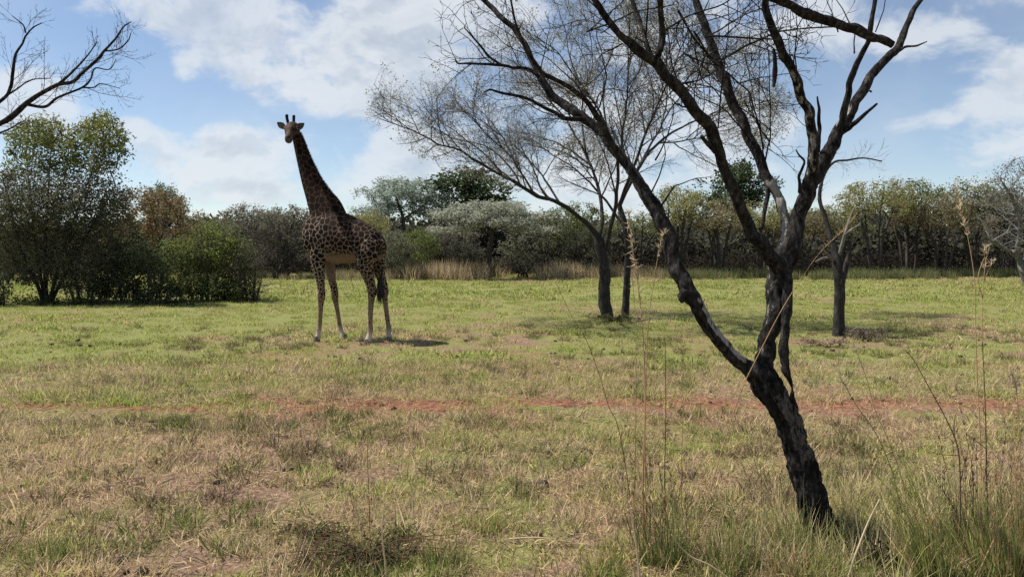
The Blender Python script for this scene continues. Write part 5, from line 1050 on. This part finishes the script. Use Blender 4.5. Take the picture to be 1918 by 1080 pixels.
# tussocks
T3 = lambda a, b, c: [(M_GG, a), (M_YG, b), (M_TAN, c)]
tussock('yellow-green tussock fanning left in the right foreground', 1745, 1090, 320, .52, .34, T3(.35, .5, .15), (-.30, 0), 1, .007, 30, (.4, 1.0), M_YG)
tussock('large green tussock in the lower right corner', 1895, 1090, 420, .62, .32, T3(.45, .35, .2), (.0, 0), 2, .008, 26, (.5, 1.15), M_TAN, rad=.2)
tussock('upright mixed tussock between the two right corner tussocks', 1825, 1040, 240, .48, .28, T3(.4, .35, .25), (-.05, 0), 3, .006, 24, (.4, 1.0), M_BROWN, rad=.16)
tussock('small tussock at the right edge behind the corner tussock', 1910, 1000, 200, .42, .3, T3(.4, .4, .2), (0, 0), 4, .006, 18, (.4, .95), M_TAN, rad=.15)
tussock('green tussock hugging the left foot of the dead tree', 1478, 1030, 260, .30, .55, T3(.55, .3, .15), (-.1, 0), 5)
tussock('bushy dark green tussock left of the dead tree foot', 1370, 1062, 420, .34, .6, [(M_DG, .35), (M_GG, .4), (M_TAN, .25)], (0, 0), 6, rad=.16)
tussock('thick green tussock with dry stems under the bleached stems', 1240, 1045, 460, .36, .5, [(M_GG, .45), (M_DG, .3), (M_TAN, .25)], (0, 0), 7, rad=.17, tall=22, tall_h=(.3, .7), tall_mat=M_BROWN)
tussock('low green tussock left of the bleached stems', 1130, 1070, 220, .22, .6, T3(.5, .3, .2), (0, 0), 8, rad=.13)
tussock('dry-tipped tussock in front of the dead tree at the lower edge', 1500, 1078, 320, .24, .6, [(M_GG, .4), (M_YG, .25), (M_TAN, .35)], (0, 0), 9, rad=.16)
tussock('small tussock right behind the dead tree foot', 1605, 1000, 160, .22, .5, T3(.45, .35, .2), (0, 0), 10)
tussock('green tussock in the lower left corner', 75, 1050, 300, .20, .6, T3(.6, .3, .1), (0, 0), 11, rad=.15)
tussock('yellowish tussock right of the dark weed patch', 905, 990, 220, .18, .6, T3(.35, .5, .15), (0, 0), 12, rad=.13)
tussock('spiky dark tussock at the bottom right of the weed patch', 835, 1066, 260, .22, .6, [(M_DG, .5), (M_GG, .3), (M_TAN, .2)], (0, 0), 13, rad=.14)
# low leafy weeds
def weed(label, px, py, n, rx, hz, seed, color, leaf=.035, stems=26, name='low_weed'):
    D = gd(py); base = at(px, py, D); base[2] = 0; rng = np.random.default_rng(seed); t = thing(name, label, 'weed', base); st = MB(); pts = []
    for k in range(stems):
        a = rng.uniform(0, 6.283); l = rx * rng.uniform(.4, 1); h = hz * rng.uniform(.3, 1)
        p = catmull(np.array([[rng.normal(0, .05), rng.normal(0, .05), -.01], [l * .5 * math.cos(a), l * .35 * math.sin(a), h * .9], [l * math.cos(a), l * .7 * math.sin(a), h * rng.uniform(.5, 1)]]), 5); st.tube(p, np.linspace(.005, .0015, len(p)), 4); pts.append(p[2:])
    ob('stems', st.mesh('stems', M_BROWN), t); pts = np.vstack(pts); c = pts[rng.integers(0, len(pts), n)] + rng.normal(0, .03, (n, 3)); c = c[c[:, 2] > 0]; b = MB(); b.cards(c, leaf * rng.uniform(.6, 1.4, len(c)), rng, aspect=.5); o = ob('foliage', b.mesh('foliage', M_LEAF, False), t); o.color = (*color, 1)
weed('dark tangled weed patch at the bottom centre', 690, 1050, 1100, .62, .15, 3, (.10, .11, .05), .026, 80)
weed('dark green broad weed left of the white dry stalk', 590, 1010, 380, .36, .11, 4, (.13, .155, .06), .026, 60)
weed('small leaning leafy weed right of the white dry stalk', 760, 1010, 60, .16, .22, 5, (.17, .20, .06), .04, 6)
weed('low weed painted dark as the dead tree shadow, right of its foot', 1650, 1058, 500, .26, .15, 6, (.055, .06, .035), .03, 50)  # leaves coloured near black to paint the trunk's shadow here
weed('dark grey dead brush on the mound by the slim bare tree', 1622, 640, 700, .55, .32, 7, (.19, .165, .13), .05, 60, 'dry_brush')
weed('pale dry brush heaped left of the slim bare tree foot', 1545, 648, 600, .7, .16, 8, (.40, .29, .22), .05, 50, 'dry_brush')
weed('fallen bare twigs between the dead tree and the slim bare tree', 1508, 634, 6, .5, .14, 9, (.06, .05, .04), .02, 10, 'fallen_twigs')
weed('brown dry grass heap at the front foot of the bright green bush', 425, 562, 500, .9, .35, 10, (.26, .16, .10), .08, 60, 'dry_brush')
weed('low green weeds round the foot of the acacia stems', 1150, 602, 700, .95, .22, 11, (.12, .15, .05), .06, 60)

# rank grass fringe and litter in the foreground
M_TALL = grass_mat('tall veld grass', ((.58, .46, .30), (.52, .43, .22)), ((.38, .37, .14), (.22, .27, .08)), .45)
c_tall = tuft_set('tall_tufts', 6, 46, .10, .10, .42, .0055, .95, 500, M_TALL)
rng = np.random.default_rng(91); n = 1300; x = rng.uniform(-2.6, 4.6, n); y = rng.uniform(3.85, 6.1, n)
w_ = np.clip((x / y - .10) * 2.4, .02, 1) * np.clip((6.3 - y) / 1.6, .05, 1) * np.clip((fbm(np.column_stack([x, y]), 1.2, 2, 3) - .3) * 4, .1, 1); k = rng.uniform(0, 1, n) < w_ * 1.1; P = np.column_stack([x, y])[k]
scatter('veld_grass', 'knee-high tangled straw and green grass at the lower right', c_tall, 6, np.column_stack([P, height(P)]), rng.uniform(.45, 1.15, len(P)), np.clip(rng.normal(.42, .3, len(P)), 0, 1), rng)
b = MB()
for k in range(420):
    y = rng.uniform(4., 13); x = rng.uniform(-.75, .75) * y; a = rng.uniform(0, 6.28); l = rng.uniform(.05, .28); p0 = np.array([x, y]); d = np.array([math.cos(a), math.sin(a)]) * l
    q = np.array([p0, p0 + d * .5 + rng.normal(0, .012, 2), p0 + d]); b.tube(np.column_stack([q, height(q) + .02 + rng.uniform(0, .02)]), [.004, .0035, .002], 4)
tag(ob('fallen_twigs', b.mesh('fallen_twigs', bark_mat('litter twig', (.08, .06, .05), (.34, .29, .24), 20))), 'small dry sticks strewn over the turf', None, None, 'stuff')
b = MB()
for k in range(260):
    y = rng.uniform(4.2, 17); x = rng.uniform(-.75, .75) * y; r_ = rng.uniform(.012, .05); th = np.linspace(0, math.pi, 5); V = []
    for t_ in th:
        for j in range(7): V.append([math.sin(t_) * math.cos(j * .897), math.sin(t_) * math.sin(j * .897), math.cos(t_) * .6])
    V = np.array(V) * r_ * (1 + .35 * rng.normal(size=(35, 1)) * .5) + np.array([x, y, float(height(np.array([[x, y]]))[0]) + r_ * .3])
    b.add(V, [(i * 7 + j, i * 7 + (j + 1) % 7, (i + 1) * 7 + (j + 1) % 7, (i + 1) * 7 + j) for i in range(4) for j in range(7)])
tag(ob('earth_clods', b.mesh('earth_clods', bark_mat('dark clod', (.03, .02, .015), (.14, .09, .06), 25))), 'dark crumbs of earth and dung scattered on the turf', None, None, 'stuff')
